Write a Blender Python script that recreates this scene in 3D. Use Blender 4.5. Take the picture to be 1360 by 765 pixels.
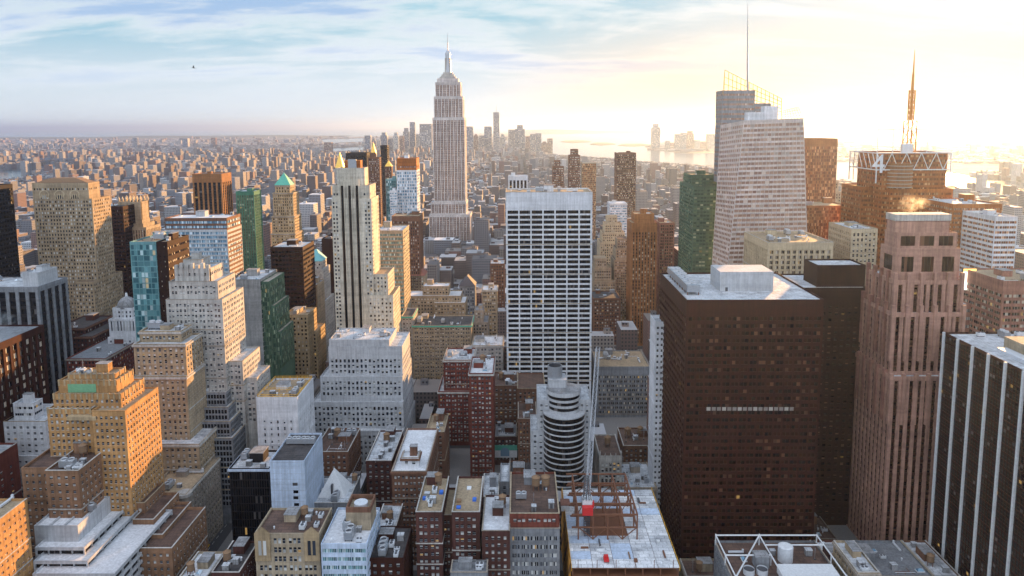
import bpy, math, random
import numpy as np
from mathutils import Vector, Matrix, Euler
R = math.radians
D = bpy.data
SC = bpy.context.scene
COL = SC.collection
for o in list(D.objects):
    D.objects.remove(o)

# ---------------------------------------------------------------- camera
CZ = 245.0
cam = D.objects.new('camera', D.cameras.new('camera'))
COL.objects.link(cam)
cam.location = (0, 0, CZ)
cam.rotation_euler = (Euler((R(90 - 6.75), 0, R(0.6)), 'XYZ').to_matrix() @ Euler((0, 0, R(-0.35)), 'XYZ').to_matrix()).to_euler()
cam.data.sensor_width = 36
FPX = 938.0
cam.data.lens = FPX / 1360 * 36
cam.data.clip_start = 1
cam.data.clip_end = 200000
SC.camera = cam
PPY = 278.0                       # the photograph is straightened: optical axis above the middle of the frame
cam.data.shift_y = -(382.5 - PPY) / 1360
CR = cam.rotation_euler.to_matrix()

# ---------------------------------------------------------------- light
SKY_K, SKY_SAT = 2.75, 1.45          # a real sky spans more than the picture can hold: its brightest part is rolled off
SUN_EL, SUN_AZ = 7.5, 31.0          # azimuth measured to the right of the avenue direction (+Y)
W = D.worlds.new('World')
SC.world = W
W.use_nodes = True
nt = W.node_tree
for n in list(nt.nodes):
    nt.nodes.remove(n)
def NW(t, **k):
    n = nt.nodes.new(t)
    for a, b in k.items():
        setattr(n, a, b)
    return n
wo = NW('ShaderNodeOutputWorld')
bg = NW('ShaderNodeBackground')
bg.inputs[1].default_value = 0.10
sky = NW('ShaderNodeTexSky', sky_type='NISHITA', sun_disc=False, sun_elevation=R(SUN_EL), sun_rotation=R(SUN_AZ),
         altitude=100, air_density=1.0, dust_density=0.25, ozone_density=3.0)
CLOUD_NODES = True
nt.links.new(bg.outputs[0], wo.inputs[0])
if CLOUD_NODES:
    L = nt.links.new
    hs = NW('ShaderNodeHueSaturation'); hs.inputs['Saturation'].default_value = SKY_SAT; L(sky.outputs[0], hs.inputs['Color'])
    vm = NW('ShaderNodeVectorMath', operation='MULTIPLY'); L(hs.outputs[0], vm.inputs[0]); vm.inputs[1].default_value = (1.30, 1.66, 2.75)
    va = NW('ShaderNodeVectorMath', operation='ADD'); L(vm.outputs[0], va.inputs[0]); va.inputs[1].default_value = (SKY_K,) * 3
    vd = NW('ShaderNodeVectorMath', operation='DIVIDE'); L(vm.outputs[0], vd.inputs[0]); L(va.outputs[0], vd.inputs[1])
    vs = NW('ShaderNodeVectorMath', operation='SCALE'); L(vd.outputs[0], vs.inputs[0]); vs.inputs['Scale'].default_value = SKY_K
    tc = NW('ShaderNodeTexCoord')
    sp = NW('ShaderNodeSeparateXYZ'); L(tc.outputs['Generated'], sp.inputs[0])
    def M(op, a, b=None, clamp=False):
        n = NW('ShaderNodeMath', operation=op, use_clamp=clamp)
        for i, v in enumerate((a, b)):
            if v is None: continue
            if isinstance(v, (int, float)): n.inputs[i].default_value = v
            else: L(v, n.inputs[i])
        return n.outputs[0]
    zz = M('ADD', M('MAXIMUM', sp.outputs[2], 0.0), 0.16)
    cx = M('DIVIDE', sp.outputs[0], zz); cy = M('DIVIDE', sp.outputs[1], zz)
    cb = NW('ShaderNodeCombineXYZ'); L(cx, cb.inputs[0]); L(cy, cb.inputs[1])
    mp = NW('ShaderNodeMapping'); mp.inputs['Rotation'].default_value = (0, 0, R(-24)); mp.inputs['Scale'].default_value = (0.75, 1.7, 1)
    mp.inputs['Location'].default_value = (3.1, 1.35, 0)
    L(cb.outputs[0], mp.inputs[0])
    def noise(sc, det, rough, dist, vec):
        n = NW('ShaderNodeTexNoise'); n.inputs['Scale'].default_value = sc; n.inputs['Detail'].default_value = det
        n.inputs['Roughness'].default_value = rough; n.inputs['Distortion'].default_value = dist; L(vec, n.inputs['Vector']); return n.outputs[0]
    n1 = noise(0.75, 9, 0.60, 0.5, mp.outputs[0])
    n2 = noise(2.6, 7, 0.62, 0.3, mp.outputs[0])
    dens = M('ADD', M('MULTIPLY', n1, 0.78), M('MULTIPLY', n2, 0.22))
    def ramp(fac, els, interp='EASE'):
        r = NW('ShaderNodeValToRGB'); r.color_ramp.interpolation = interp
        e = r.color_ramp.elements
        while len(e) < len(els): e.new(0.5)
        for q, (p, c) in zip(e, els): q.position = p; q.color = c
        L(fac, r.inputs[0]); return r.outputs[0]
    # bright cloud added unseen behind the viewer (north) to brighten the north faces
    fill_bank = ramp(sp.outputs[1], [(0.0, (1, 1, 1, 1)), (0.25, (0, 0, 0, 1))]); dens = M('ADD', M('MULTIPLY', fill_bank, .16), dens)
    mask = ramp(dens, [(0.43, (0, 0, 0, 1)), (0.575, (1, 1, 1, 1))])
    thick = ramp(dens, [(0.50, (0, 0, 0, 1)), (0.62, (1, 1, 1, 1))])
    # clouds are whiter than the sky they hang in, and grey-blue where they are thick
    ccol = NW('ShaderNodeMix', data_type='RGBA'); L(thick, ccol.inputs[0])
    ccol.inputs[6].default_value = (3.1, 3.1, 3.05, 1); ccol.inputs[7].default_value = (1.30, 1.75, 2.60, 1)
    ccol2 = NW('ShaderNodeMix', data_type='RGBA')
    fade = ramp(sp.outputs[2], [(0.0, (0, 0, 0, 1)), (0.10, (1, 1, 1, 1))])
    mix = NW('ShaderNodeMix', data_type='RGBA')
    L(fill_bank, ccol2.inputs[0]); L(ccol.outputs[2], ccol2.inputs[6]); ccol2.inputs[7].default_value = (5.2, 5.65, 6.4, 1)
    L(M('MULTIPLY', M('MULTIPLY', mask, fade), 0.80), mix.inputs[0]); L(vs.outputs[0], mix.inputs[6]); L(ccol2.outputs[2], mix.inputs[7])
    # pale cloud layer low over the horizon
    low = ramp(sp.outputs[2], [(0.0, (1, 1, 1, 1)), (0.17, (0, 0, 0, 1))])
    lm = NW('ShaderNodeMix', data_type='RGBA'); L(M('MULTIPLY', low, .72), lm.inputs[0]); L(mix.outputs[2], lm.inputs[6]); 
    ns = ramp(M('ADD', M('MULTIPLY', sp.outputs[0], math.sin(R(SUN_AZ))), M('MULTIPLY', sp.outputs[1], math.cos(R(SUN_AZ)))), [(0.80, (0, 0, 0, 1)), (0.99, (1, 1, 1, 1))])
    lc = NW('ShaderNodeMix', data_type='RGBA'); L(ns, lc.inputs[0]); lc.inputs[6].default_value = (2.65, 2.95, 3.35, 1); lc.inputs[7].default_value = (3.6, 2.2, 1.15, 1); L(lc.outputs[2], lm.inputs[7])
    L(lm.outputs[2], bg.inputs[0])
else:
    nt.links.new(sky.outputs[0], bg.inputs[0])
sun = D.objects.new('sun', D.lights.new('sun', 'SUN'))
COL.objects.link(sun)
sun.data.energy = 5.0
sun.data.color = (1.0, 0.52, 0.18)
sun.data.angle = R(0.6)
sd = Vector((math.sin(R(SUN_AZ)) * math.cos(R(SUN_EL)), math.cos(R(SUN_AZ)) * math.cos(R(SUN_EL)), math.sin(R(SUN_EL))))
sun.rotation_euler = sd.to_track_quat('Z', 'Y').to_euler()
SC.view_settings.view_transform = 'Standard'
SC.view_settings.look = 'None'
SC.view_settings.exposure = 1.72
SC.view_settings.gamma = 1
cy_ = SC.cycles
cy_.max_bounces = 5; cy_.diffuse_bounces = 3; cy_.glossy_bounces = 2; cy_.transmission_bounces = 2; cy_.transparent_max_bounces = 6
cy_.volume_bounces = 0
cy_.use_denoising = True
cy_.sample_clamp_indirect = 4

# ---------------------------------------------------------------- pixel <-> world
def ray(px, py):
    return CR @ Vector(((px - 680) / FPX, -(py - PPY) / FPX, -1))
def at(px, py, Y):
    r = ray(px, py); t = Y / r.y
    return Vector((r.x * t, Y, CZ + r.z * t))
def atz(px, py, z=0.0):
    r = ray(px, py); t = (z - CZ) / r.z
    return Vector((r.x * t, r.y * t, z))
CRI = CR.transposed()
def proj(p):
    v = CRI @ (Vector(p) - Vector((0, 0, CZ)))
    return (680 + FPX * v.x / -v.z, PPY - FPX * v.y / -v.z)

# ---------------------------------------------------------------- materials
MATS = {}
def _mat(name):
    m = D.materials.new(name); m.use_nodes = True
    return m, m.node_tree, m.node_tree.nodes['Principled BSDF']
def _noise(t, scale, detail, vec=None, rough=0.6):
    n = t.nodes.new('ShaderNodeTexNoise'); n.inputs['Scale'].default_value = scale; n.inputs['Detail'].default_value = detail
    n.inputs['Roughness'].default_value = rough
    if vec: t.links.new(vec, n.inputs['Vector'])
    return n
def _ramp(t, fac, els, interp='LINEAR'):
    r = t.nodes.new('ShaderNodeValToRGB'); r.color_ramp.interpolation = interp; e = r.color_ramp.elements
    while len(e) < len(els): e.new(0.5)
    for q, (p, c) in zip(e, els): q.position = p; q.color = tuple(c[:3]) + (1,)
    t.links.new(fac, r.inputs[0]); return r
def _mixc(t, fac, a, b, mode='MIX'):
    n = t.nodes.new('ShaderNodeMix'); n.data_type = 'RGBA'; n.blend_type = mode
    for s, v in ((0, fac), (6, a), (7, b)):
        if isinstance(v, (int, float)): n.inputs[s].default_value = v
        elif isinstance(v, tuple): n.inputs[s].default_value = v[:3] + (1,)
        else: t.links.new(v, n.inputs[s])
    return n.outputs[2]
def wallm(name, c, var=0.3, rough=0.85, grain=0.6, metallic=0.0):
    """masonry / metal wall: colour with blotches, rain streaks and course-to-course variation in metres"""
    if name in MATS: return MATS[name]
    m, t, p = _mat(name)
    geo = t.nodes.new('ShaderNodeNewGeometry')
    mp = t.nodes.new('ShaderNodeMapping'); mp.inputs['Scale'].default_value = (0.9, 0.9, 0.06); t.links.new(geo.outputs['Position'], mp.inputs[0])
    streak = _noise(t, 1.0, 3, mp.outputs[0])
    blotch = _noise(t, 0.05, 4, geo.outputs['Position'])
    fine = _noise(t, grain, 2, geo.outputs['Position'])
    k = 1 + var
    s = _ramp(t, streak.outputs[0], [(0.3, tuple(x * (1 - var * .8) for x in c)), (0.7, tuple(min(x * (1 + var * .5), .9) for x in c))])
    b = _ramp(t, blotch.outputs[0], [(0.3, (1 - var * .7,) * 3), (0.7, (1.0, 1.0, 1.0))])
    f = _ramp(t, fine.outputs[0], [(0.3, (1 - var * .5,) * 3), (0.65, (1.0, 1.0, 1.0))])
    mz = t.nodes.new('ShaderNodeMapping'); mz.inputs['Scale'].default_value = (.02, .02, .33); t.links.new(geo.outputs['Position'], mz.inputs[0])
    course = _noise(t, 1.0, 2, mz.outputs[0]); cr = _ramp(t, course.outputs[0], [(.35, (1 - var * .55,) * 3), (.6, (1, 1, 1))])
    mv = t.nodes.new('ShaderNodeMapping'); mv.inputs['Scale'].default_value = (.16, .16, .05); t.links.new(geo.outputs['Position'], mv.inputs[0])
    vo = t.nodes.new('ShaderNodeTexVoronoi'); vo.inputs['Scale'].default_value = 1; t.links.new(mv.outputs[0], vo.inputs['Vector'])
    pr = _ramp(t, vo.outputs['Color'], [(0, (1 - var * .45,) * 3), (.7, (1, 1, 1))])
    x = _mixc(t, 1.0, _mixc(t, 1.0, s.outputs[0], b.outputs[0], 'MULTIPLY'), f.outputs[0], 'MULTIPLY')
    x = _mixc(t, 1.0, _mixc(t, 1.0, x, cr.outputs[0], 'MULTIPLY'), pr.outputs[0], 'MULTIPLY')
    t.links.new(x, p.inputs['Base Color'])
    p.inputs['Roughness'].default_value = rough; p.inputs['Metallic'].default_value = metallic; p.inputs['Specular IOR Level'].default_value = .25
    MATS[name] = m; return m
def roofm(name, c, c2, rough=0.8):
    if name in MATS: return MATS[name]
    m, t, p = _mat(name)
    geo = t.nodes.new('ShaderNodeNewGeometry')
    a = _noise(t, 0.16, 6, geo.outputs['Position'], .65); b = _noise(t, 1.3, 3, geo.outputs['Position'])
    r = _ramp(t, a.outputs[0], [(0.36, c2), (0.52, c), (0.75, tuple(min(x * 1.15, .9) for x in c))])
    f = _ramp(t, b.outputs[0], [(0.3, (.72,) * 3), (0.6, (1, 1, 1))])
    bt = t.nodes.new('ShaderNodeTexBrick'); bt.inputs['Scale'].default_value = .1; bt.inputs['Mortar Size'].default_value = .012; t.links.new(geo.outputs['Position'], bt.inputs['Vector'])
    for q, v in (('Color1', .78), ('Color2', 1.0), ('Mortar', .45)): bt.inputs[q].default_value = (v, v, v, 1)
    f = type('o', (), {'outputs': [_mixc(t, 1.0, f.outputs[0], bt.outputs['Color'], 'MULTIPLY')]})
    t.links.new(_mixc(t, 1.0, r.outputs[0], f.outputs[0], 'MULTIPLY'), p.inputs['Base Color'])
    p.inputs['Roughness'].default_value = rough
    MATS[name] = m; return m
def glassm(name, dark, mid, blind, fb=0.22, lit=0.012, rough=0.12, spec=0.5, litc=(1.0, 0.62, 0.2)):
    """window panes: each pane its own tone, some with blinds drawn, a few lit from inside"""
    if name in MATS: return MATS[name]
    m, t, p = _mat(name)
    geo = t.nodes.new('ShaderNodeNewGeometry'); oi = t.nodes.new('ShaderNodeObjectInfo')
    ma = t.nodes.new('ShaderNodeMath'); ma.operation = 'MULTIPLY_ADD'; ma.inputs[1].default_value = 1.0
    t.links.new(geo.outputs['Random Per Island'], ma.inputs[0]); t.links.new(oi.outputs['Random'], ma.inputs[2])
    fr = t.nodes.new('ShaderNodeMath'); fr.operation = 'FRACT'; t.links.new(ma.outputs[0], fr.inputs[0])
    x = 1 - fb
    lerp = lambda k: tuple(a + (b - a) * k for a, b in zip(dark, mid))
    r = _ramp(t, fr.outputs[0], [(0, dark), (x * .45, lerp(.35)), (x * .72, lerp(.7)), (x * .9, mid), (x, tuple(b * .6 for b in blind)), (x + fb * .5, blind)], 'CONSTANT')
    t.links.new(r.outputs[0], p.inputs['Base Color'])
    rr = _ramp(t, fr.outputs[0], [(0, (rough,) * 3), (x, (.5,) * 3)], 'CONSTANT')
    t.links.new(rr.outputs[0], p.inputs['Roughness'])
    p.inputs['Specular IOR Level'].default_value = spec
    if lit > 0:
        # lit panes: their own narrow slice of the random range
        g = t.nodes.new('ShaderNodeMath'); g.operation = 'COMPARE'; g.inputs[1].default_value = x * .5; g.inputs[2].default_value = lit * .5
        t.links.new(fr.outputs[0], g.inputs[0])
        ms = t.nodes.new('ShaderNodeMath'); ms.operation = 'MULTIPLY'; ms.inputs[1].default_value = 0.10; t.links.new(g.outputs[0], ms.inputs[0])
        p.inputs['Emission Color'].default_value = litc + (1,)
        t.links.new(ms.outputs[0], p.inputs['Emission Strength'])
    MATS[name] = m; return m
def flatm(name, c, rough=0.6, metallic=0.0, emit=0.0):
    if name in MATS: return MATS[name]
    m, t, p = _mat(name)
    geo = t.nodes.new('ShaderNodeNewGeometry'); n = _noise(t, 0.9, 3, geo.outputs['Position'])
    r = _ramp(t, n.outputs[0], [(0.3, tuple(x * .8 for x in c)), (0.7, c)])
    t.links.new(r.outputs[0], p.inputs['Base Color'])
    p.inputs['Roughness'].default_value = rough; p.inputs['Metallic'].default_value = metallic
    if emit: p.inputs['Emission Color'].default_value = c + (1,); p.inputs['Emission Strength'].default_value = emit
    MATS[name] = m; return m

WALL = dict(
    tan=(.44, .335, .22), cream=(.58, .47, .32), white=(.74, .75, .78), limestone=(.56, .53, .49), palegrey=(.50, .51, .53),
    orange=(.52, .29, .12), redbrick=(.20, .055, .038), darkbrick=(.105, .042, .034), brownbrick=(.22, .11, .07),
    maroon=(.052, .012, .006), darkbrown=(.036, .011, .006), black=(.022, .018, .020), grey=(.27, .28, .30), concrete=(.38, .37, .36),
    pink=(.38, .185, .135), rust=(.46, .15, .035), emerald=(.07, .24, .16), pinkstone=(.50, .28, .21), ivory=(.70, .64, .53), umber=(.30, .165, .095), crystal=(.74, .64, .60), esb=(.72, .65, .62), green=(.10, .18, .12), bluewhite=(.55, .65, .80), teal=(.17, .36, .38), stone=(.40, .34, .28),
    buff=(.50, .37, .22), copper=(.40, .18, .07), sand=(.46, .37, .26))
for k, c in WALL.items():
    wallm('wall_' + k, c, .26 if k in ('white', 'bluewhite', 'cream', 'palegrey') else .36)
ROOF = dict(pale=((.58, .60, .63), (.36, .37, .39)), tan=((.42, .36, .29), (.25, .21, .17)), dark=((.075, .065, .065), (.035, .03, .03)),
            white=((.78, .79, .81), (.52, .53, .55)), grey=((.30, .30, .31), (.18, .18, .18)), brown=((.13, .075, .055), (.07, .04, .03)))
for k, (a, b) in ROOF.items():
    roofm('roof_' + k, a, b)
glassm('glass_dark', (.006, .007, .010), (.045, .055, .075), (.52, .52, .50), .36, .012)
glassm('glass_warm', (.012, .007, .005), (.07, .045, .03), (.46, .40, .32), .28, .014)
glassm('glass_black', (.003, .003, .004), (.014, .013, .014), (.10, .09, .09), .04, .006, .2, .3)
glassm('glass_pink', (.26, .15, .11), (.42, .27, .20), (.52, .40, .33), .06, .0, .1, .7)
glassm('glass_bronze', (.010, .004, .002), (.045, .017, .008), (.12, .05, .025), .10, .003, .2, .3)
glassm('glass_blue', (.09, .17, .24), (.26, .42, .55), (.62, .72, .80), .30, .0, .08, .8)
glassm('glass_teal', (.03, .10, .12), (.13, .30, .32), (.42, .56, .58), .22, .008, .08, .8)
glassm('glass_green', (.03, .06, .04), (.11, .17, .10), (.32, .38, .26), .18, .01)
glassm('glass_orange', (.12, .04, .012), (.34, .14, .05), (.55, .30, .14), .2, .0)
flatm('frame_sill', (.42, .38, .33)); flatm('frame_white', (.66, .67, .68)); flatm('frame_dark', (.035, .03, .03)); flatm('frame_tan', (.36, .30, .22))
flatm('metal', (.40, .42, .45), .4, .6); flatm('metal_dark', (.09, .09, .10), .5, .3); flatm('steel_rust', (.17, .065, .03), .7)
flatm('duct', (.62, .64, .67), .45, .1); flatm('wood', (.22, .13, .07), .8); flatm('wood_dark', (.10, .06, .04), .8)
flatm('copper_green', (.09, .40, .30), .7); flatm('gold', (.85, .52, .10), .35, .6); flatm('red_paint', (.55, .02, .02), .5)
flatm('blue_tarp', (.03, .14, .55), .6); flatm('blue_copper', (.14, .42, .46), .7); flatm('slate', (.09, .08, .09), .8); flatm('tile_red', (.26, .09, .06), .8)
flatm('net_orange', (.75, .34, .05), .8); flatm('yellow_paint', (.75, .40, .03), .5); flatm('terracotta_green', (.16, .36, .20), .7)
MT = lambda n: MATS[n] if n in MATS else MATS['wall_' + n] if 'wall_' + n in MATS else MATS['roof_' + n]

# ---------------------------------------------------------------- mesh accumulation
class Acc:
    """quads and polygons gathered per material, built as one mesh"""
    def __init__(s): s.q = []; s.p = []
    def quads(s, arr, mat):
        if len(arr): s.q.append((np.asarray(arr, dtype=np.float64).reshape(-1, 4, 3), mat))
    def quad(s, a, b, c, d, mat): s.quads([[tuple(a), tuple(b), tuple(c), tuple(d)]], mat)
    def poly(s, pts, mat): s.p.append(([tuple(p) for p in pts], mat))
    def box(s, x0, x1, y0, y1, z0, z1, mat, bottom=False):
        q = [[(x0, y0, z0), (x1, y0, z0), (x1, y0, z1), (x0, y0, z1)], [(x1, y0, z0), (x1, y1, z0), (x1, y1, z1), (x1, y0, z1)],
             [(x1, y1, z0), (x0, y1, z0), (x0, y1, z1), (x1, y1, z1)], [(x0, y1, z0), (x0, y0, z0), (x0, y0, z1), (x0, y1, z1)],
             [(x0, y0, z1), (x1, y0, z1), (x1, y1, z1), (x0, y1, z1)]]
        if bottom: q.append([(x0, y1, z0), (x1, y1, z0), (x1, y0, z0), (x0, y0, z0)])
        s.quads(q, mat)
    def prism(s, poly, z0, z1, mat, top=None, cap=True):
        n = len(poly); a = sum(poly[i][0] * poly[(i + 1) % n][1] - poly[(i + 1) % n][0] * poly[i][1] for i in range(n))
        if a < 0: poly = poly[::-1]
        for i in range(n):
            (x0, y0), (x1, y1) = poly[i], poly[(i + 1) % n]
            s.quad((x0, y0, z0), (x1, y1, z0), (x1, y1, z1), (x0, y0, z1), mat)
        if cap: s.poly([(x, y, z1) for x, y in poly], top or mat)
    def pyramid(s, x0, x1, y0, y1, z0, z1, mat, tx=0.0, ty=0.0):
        """hip roof; tx, ty = half lengths of the flat or ridge at the top"""
        cx, cy = (x0 + x1) / 2, (y0 + y1) / 2
        b = [(x0, y0, z0), (x1, y0, z0), (x1, y1, z0), (x0, y1, z0)]
        t = [(cx - tx, cy - ty, z1), (cx + tx, cy - ty, z1), (cx + tx, cy + ty, z1), (cx - tx, cy + ty, z1)]
        for i in range(4):
            j = (i + 1) % 4; s.quad(b[i], b[j], t[j], t[i], mat)
        if tx or ty: s.quad(*t, mat)
    def cyl(s, cx, cy, z0, z1, r0, r1, mat, n=16, cap=True, a0=0.0, a1=2 * math.pi):
        full = abs(a1 - a0 - 2 * math.pi) < 1e-6
        A = [a0 + (a1 - a0) * i / n for i in range(n + 1)]
        for i in range(n):
            c0, s0, c1, s1 = math.cos(A[i]), math.sin(A[i]), math.cos(A[i + 1]), math.sin(A[i + 1])
            s.quad((cx + r0 * c0, cy + r0 * s0, z0), (cx + r0 * c1, cy + r0 * s1, z0), (cx + r1 * c1, cy + r1 * s1, z1), (cx + r1 * c0, cy + r1 * s0, z1), mat)
        if cap and r1 > 0.01:
            s.poly([(cx + r1 * math.cos(a), cy + r1 * math.sin(a), z1) for a in (A[:-1] if full else A)], mat)
    def tube(s, p0, p1, r, mat, n=5, r1=None):
        p0, p1 = Vector(p0), Vector(p1); d = (p1 - p0)
        if d.length < 1e-6: return
        d.normalize(); u = d.orthogonal().normalized(); v = d.cross(u); r1 = r if r1 is None else r1
        ring = lambda p, rr: [p + (u * math.cos(2 * math.pi * i / n) + v * math.sin(2 * math.pi * i / n)) * rr for i in range(n)]
        a, b = ring(p0, r), ring(p1, r1)
        for i in range(n):
            j = (i + 1) % n; s.quad(a[i], a[j], b[j], b[i], mat)
        s.poly(b, mat); s.poly(a[::-1], mat)
    def empty(s): return not s.q and not s.p
    def mesh(s, name, off=(0, 0, 0)):
        mats = []; mi = lambda m: mats.index(m) if m in mats else (mats.append(m) or len(mats) - 1)
        V = []; start = []; tot = []; idx = []; nv = 0
        for arr, m in s.q:
            k = mi(m); V.append(arr.reshape(-1, 3)); c = len(arr)
            start.append(np.arange(c) * 4 + nv); tot.append(np.full(c, 4)); idx.append(np.full(c, k)); nv += c * 4
        for pts, m in s.p:
            k = mi(m); V.append(np.array(pts, dtype=np.float64)); start.append(np.array([nv])); tot.append(np.array([len(pts)])); idx.append(np.array([k])); nv += len(pts)
        V = np.concatenate(V) - np.array(off); st = np.concatenate(start); tt = np.concatenate(tot); ii = np.concatenate(idx)
        me = D.meshes.new(name)
        me.vertices.add(nv); me.vertices.foreach_set('co', V.astype(np.float32).ravel())
        me.loops.add(nv); me.loops.foreach_set('vertex_index', np.arange(nv, dtype=np.int32))
        me.polygons.add(len(st)); me.polygons.foreach_set('loop_start', st.astype(np.int32)); me.polygons.foreach_set('loop_total', tt.astype(np.int32))
        me.polygons.foreach_set('material_index', ii.astype(np.int32))
        for m in mats: me.materials.append(MT(m))
        me.update(calc_edges=True)
        return me
def link(name, me, parent=None, loc=(0, 0, 0), rz=0.0):
    o = D.objects.new(name, me); COL.objects.link(o); o.location = loc
    if rz: o.rotation_euler = (0, 0, rz)
    if parent: o.parent = parent
    return o
def part(name, acc, parent, kind=None, label=None):
    if acc.empty(): return None
    o = link(name, acc.mesh(name, parent['_o']) if parent else acc.mesh(name), parent)
    if kind: o['kind'] = kind
    if label: o['label'] = label
    return o
ROOTS = []
def thing(name, label, cat, loc, group=None):
    o = D.objects.new(name, None); COL.objects.link(o); o.location = loc; o['label'] = label; o['category'] = cat
    o['_o'] = list(loc); o.empty_display_size = 2; ROOTS.append(o)
    if group: o['group'] = group
    return o
def struct(name, acc):
    o = link(name, acc.mesh(name)); o['kind'] = 'structure'; return o

# ---------------------------------------------------------------- facades
ST = {
 'punch':  dict(bay=3.2, fl=3.5, sub=[(.28, .44)], wh=.52, r=.35, edge=.8, top=2.0),
 'pair':   dict(bay=5.6, fl=3.5, sub=[(.13, .27), (.55, .27)], wh=.52, r=.35, edge=.9, top=2.0),
 'dense':  dict(bay=2.5, fl=3.3, sub=[(.24, .50)], wh=.54, r=.3, edge=.8, top=2.0),
 'triple': dict(bay=7.0, fl=3.6, sub=[(.10, .20), (.39, .20), (.68, .20)], wh=.56, r=.35, edge=1.0, top=2.4),
 'gridw':  dict(bay=3.1, fl=4.0, sub=[(.24, .52)], wh=.62, r=.6, edge=.9, top=3.0),
 'piers':  dict(bay=2.7, fl=3.6, sub=[(.30, .42)], wh=.6, r=.55, edge=.9, top=3.0, span='tan', rs=.35),
 'bigpier':dict(bay=4.6, fl=3.8, sub=[(.17, .66)], wh=.62, r=.9, edge=1.0, top=4.0, span='darkbrown', rs=.6, lites=2),
 'bands':  dict(bay=6.0, fl=3.8, sub=[(.02, .96)], wh=.46, r=.3, edge=.5, top=2.5, lites=4),
 'curtain':dict(bay=3.2, fl=3.8, sub=[(.05, .90)], wh=.84, r=.15, edge=.4, top=2.0, lites=2),
 'grace':  dict(bay=9.6, fl=4.05, sub=[(.06, .88)], wh=.68, r=1.0, edge=.9, top=13.0, lites=6),
 'office': dict(bay=4.3, fl=3.9, sub=[(.07, .86)], wh=.50, r=.35, edge=.8, top=3.0, lites=3),
 'few':    dict(bay=5.5, fl=3.6, sub=[(.36, .26)], wh=.40, r=.3, edge=2.5, top=9.0),
 'blank':  dict(bay=9, fl=400, sub=[(.3, .3)], wh=.3, r=.3, edge=1, top=900),
}
def stl(base, **k):
    d = dict(ST[base]) if isinstance(base, str) else dict(base); d.update(k); return d
def _map(O, U, N, u, w, v):
    return np.stack([O[0] + u * U[0] + w * N[0], O[1] + u * U[1] + w * N[1], v], -1)
def _rect(O, U, N, u0, u1, v0, v1, w):
    u0, u1, v0, v1, w = np.broadcast_arrays(*[np.asarray(a, float) for a in (u0, u1, v0, v1, w)])
    u0, u1, v0, v1, w = [a.ravel() for a in (u0, u1, v0, v1, w)]
    return np.stack([_map(O, U, N, a, w, b) for a, b in ((u0, v0), (u1, v0), (u1, v1), (u0, v1))], 1)
def _side(O, U, N, u, v0, v1, w0, w1):      # vertical reveal
    u, v0, v1 = [a.ravel() for a in np.broadcast_arrays(*[np.asarray(a, float) for a in (u, v0, v1)])]
    f = np.full_like
    return np.stack([_map(O, U, N, u, f(u, w), v) for w, v in ((w0, v0), (w1, v0), (w1, v1), (w0, v1))], 1)
def _ledge(O, U, N, u0, u1, v, w0, w1):
    u0, u1, v = [a.ravel() for a in np.broadcast_arrays(*[np.asarray(a, float) for a in (u0, u1, v)])]
    f = np.full_like
    return np.stack([_map(O, U, N, a, f(a, w), v) for a, w in ((u0, w0), (u1, w0), (u1, w1), (u0, w1))], 1)
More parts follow.
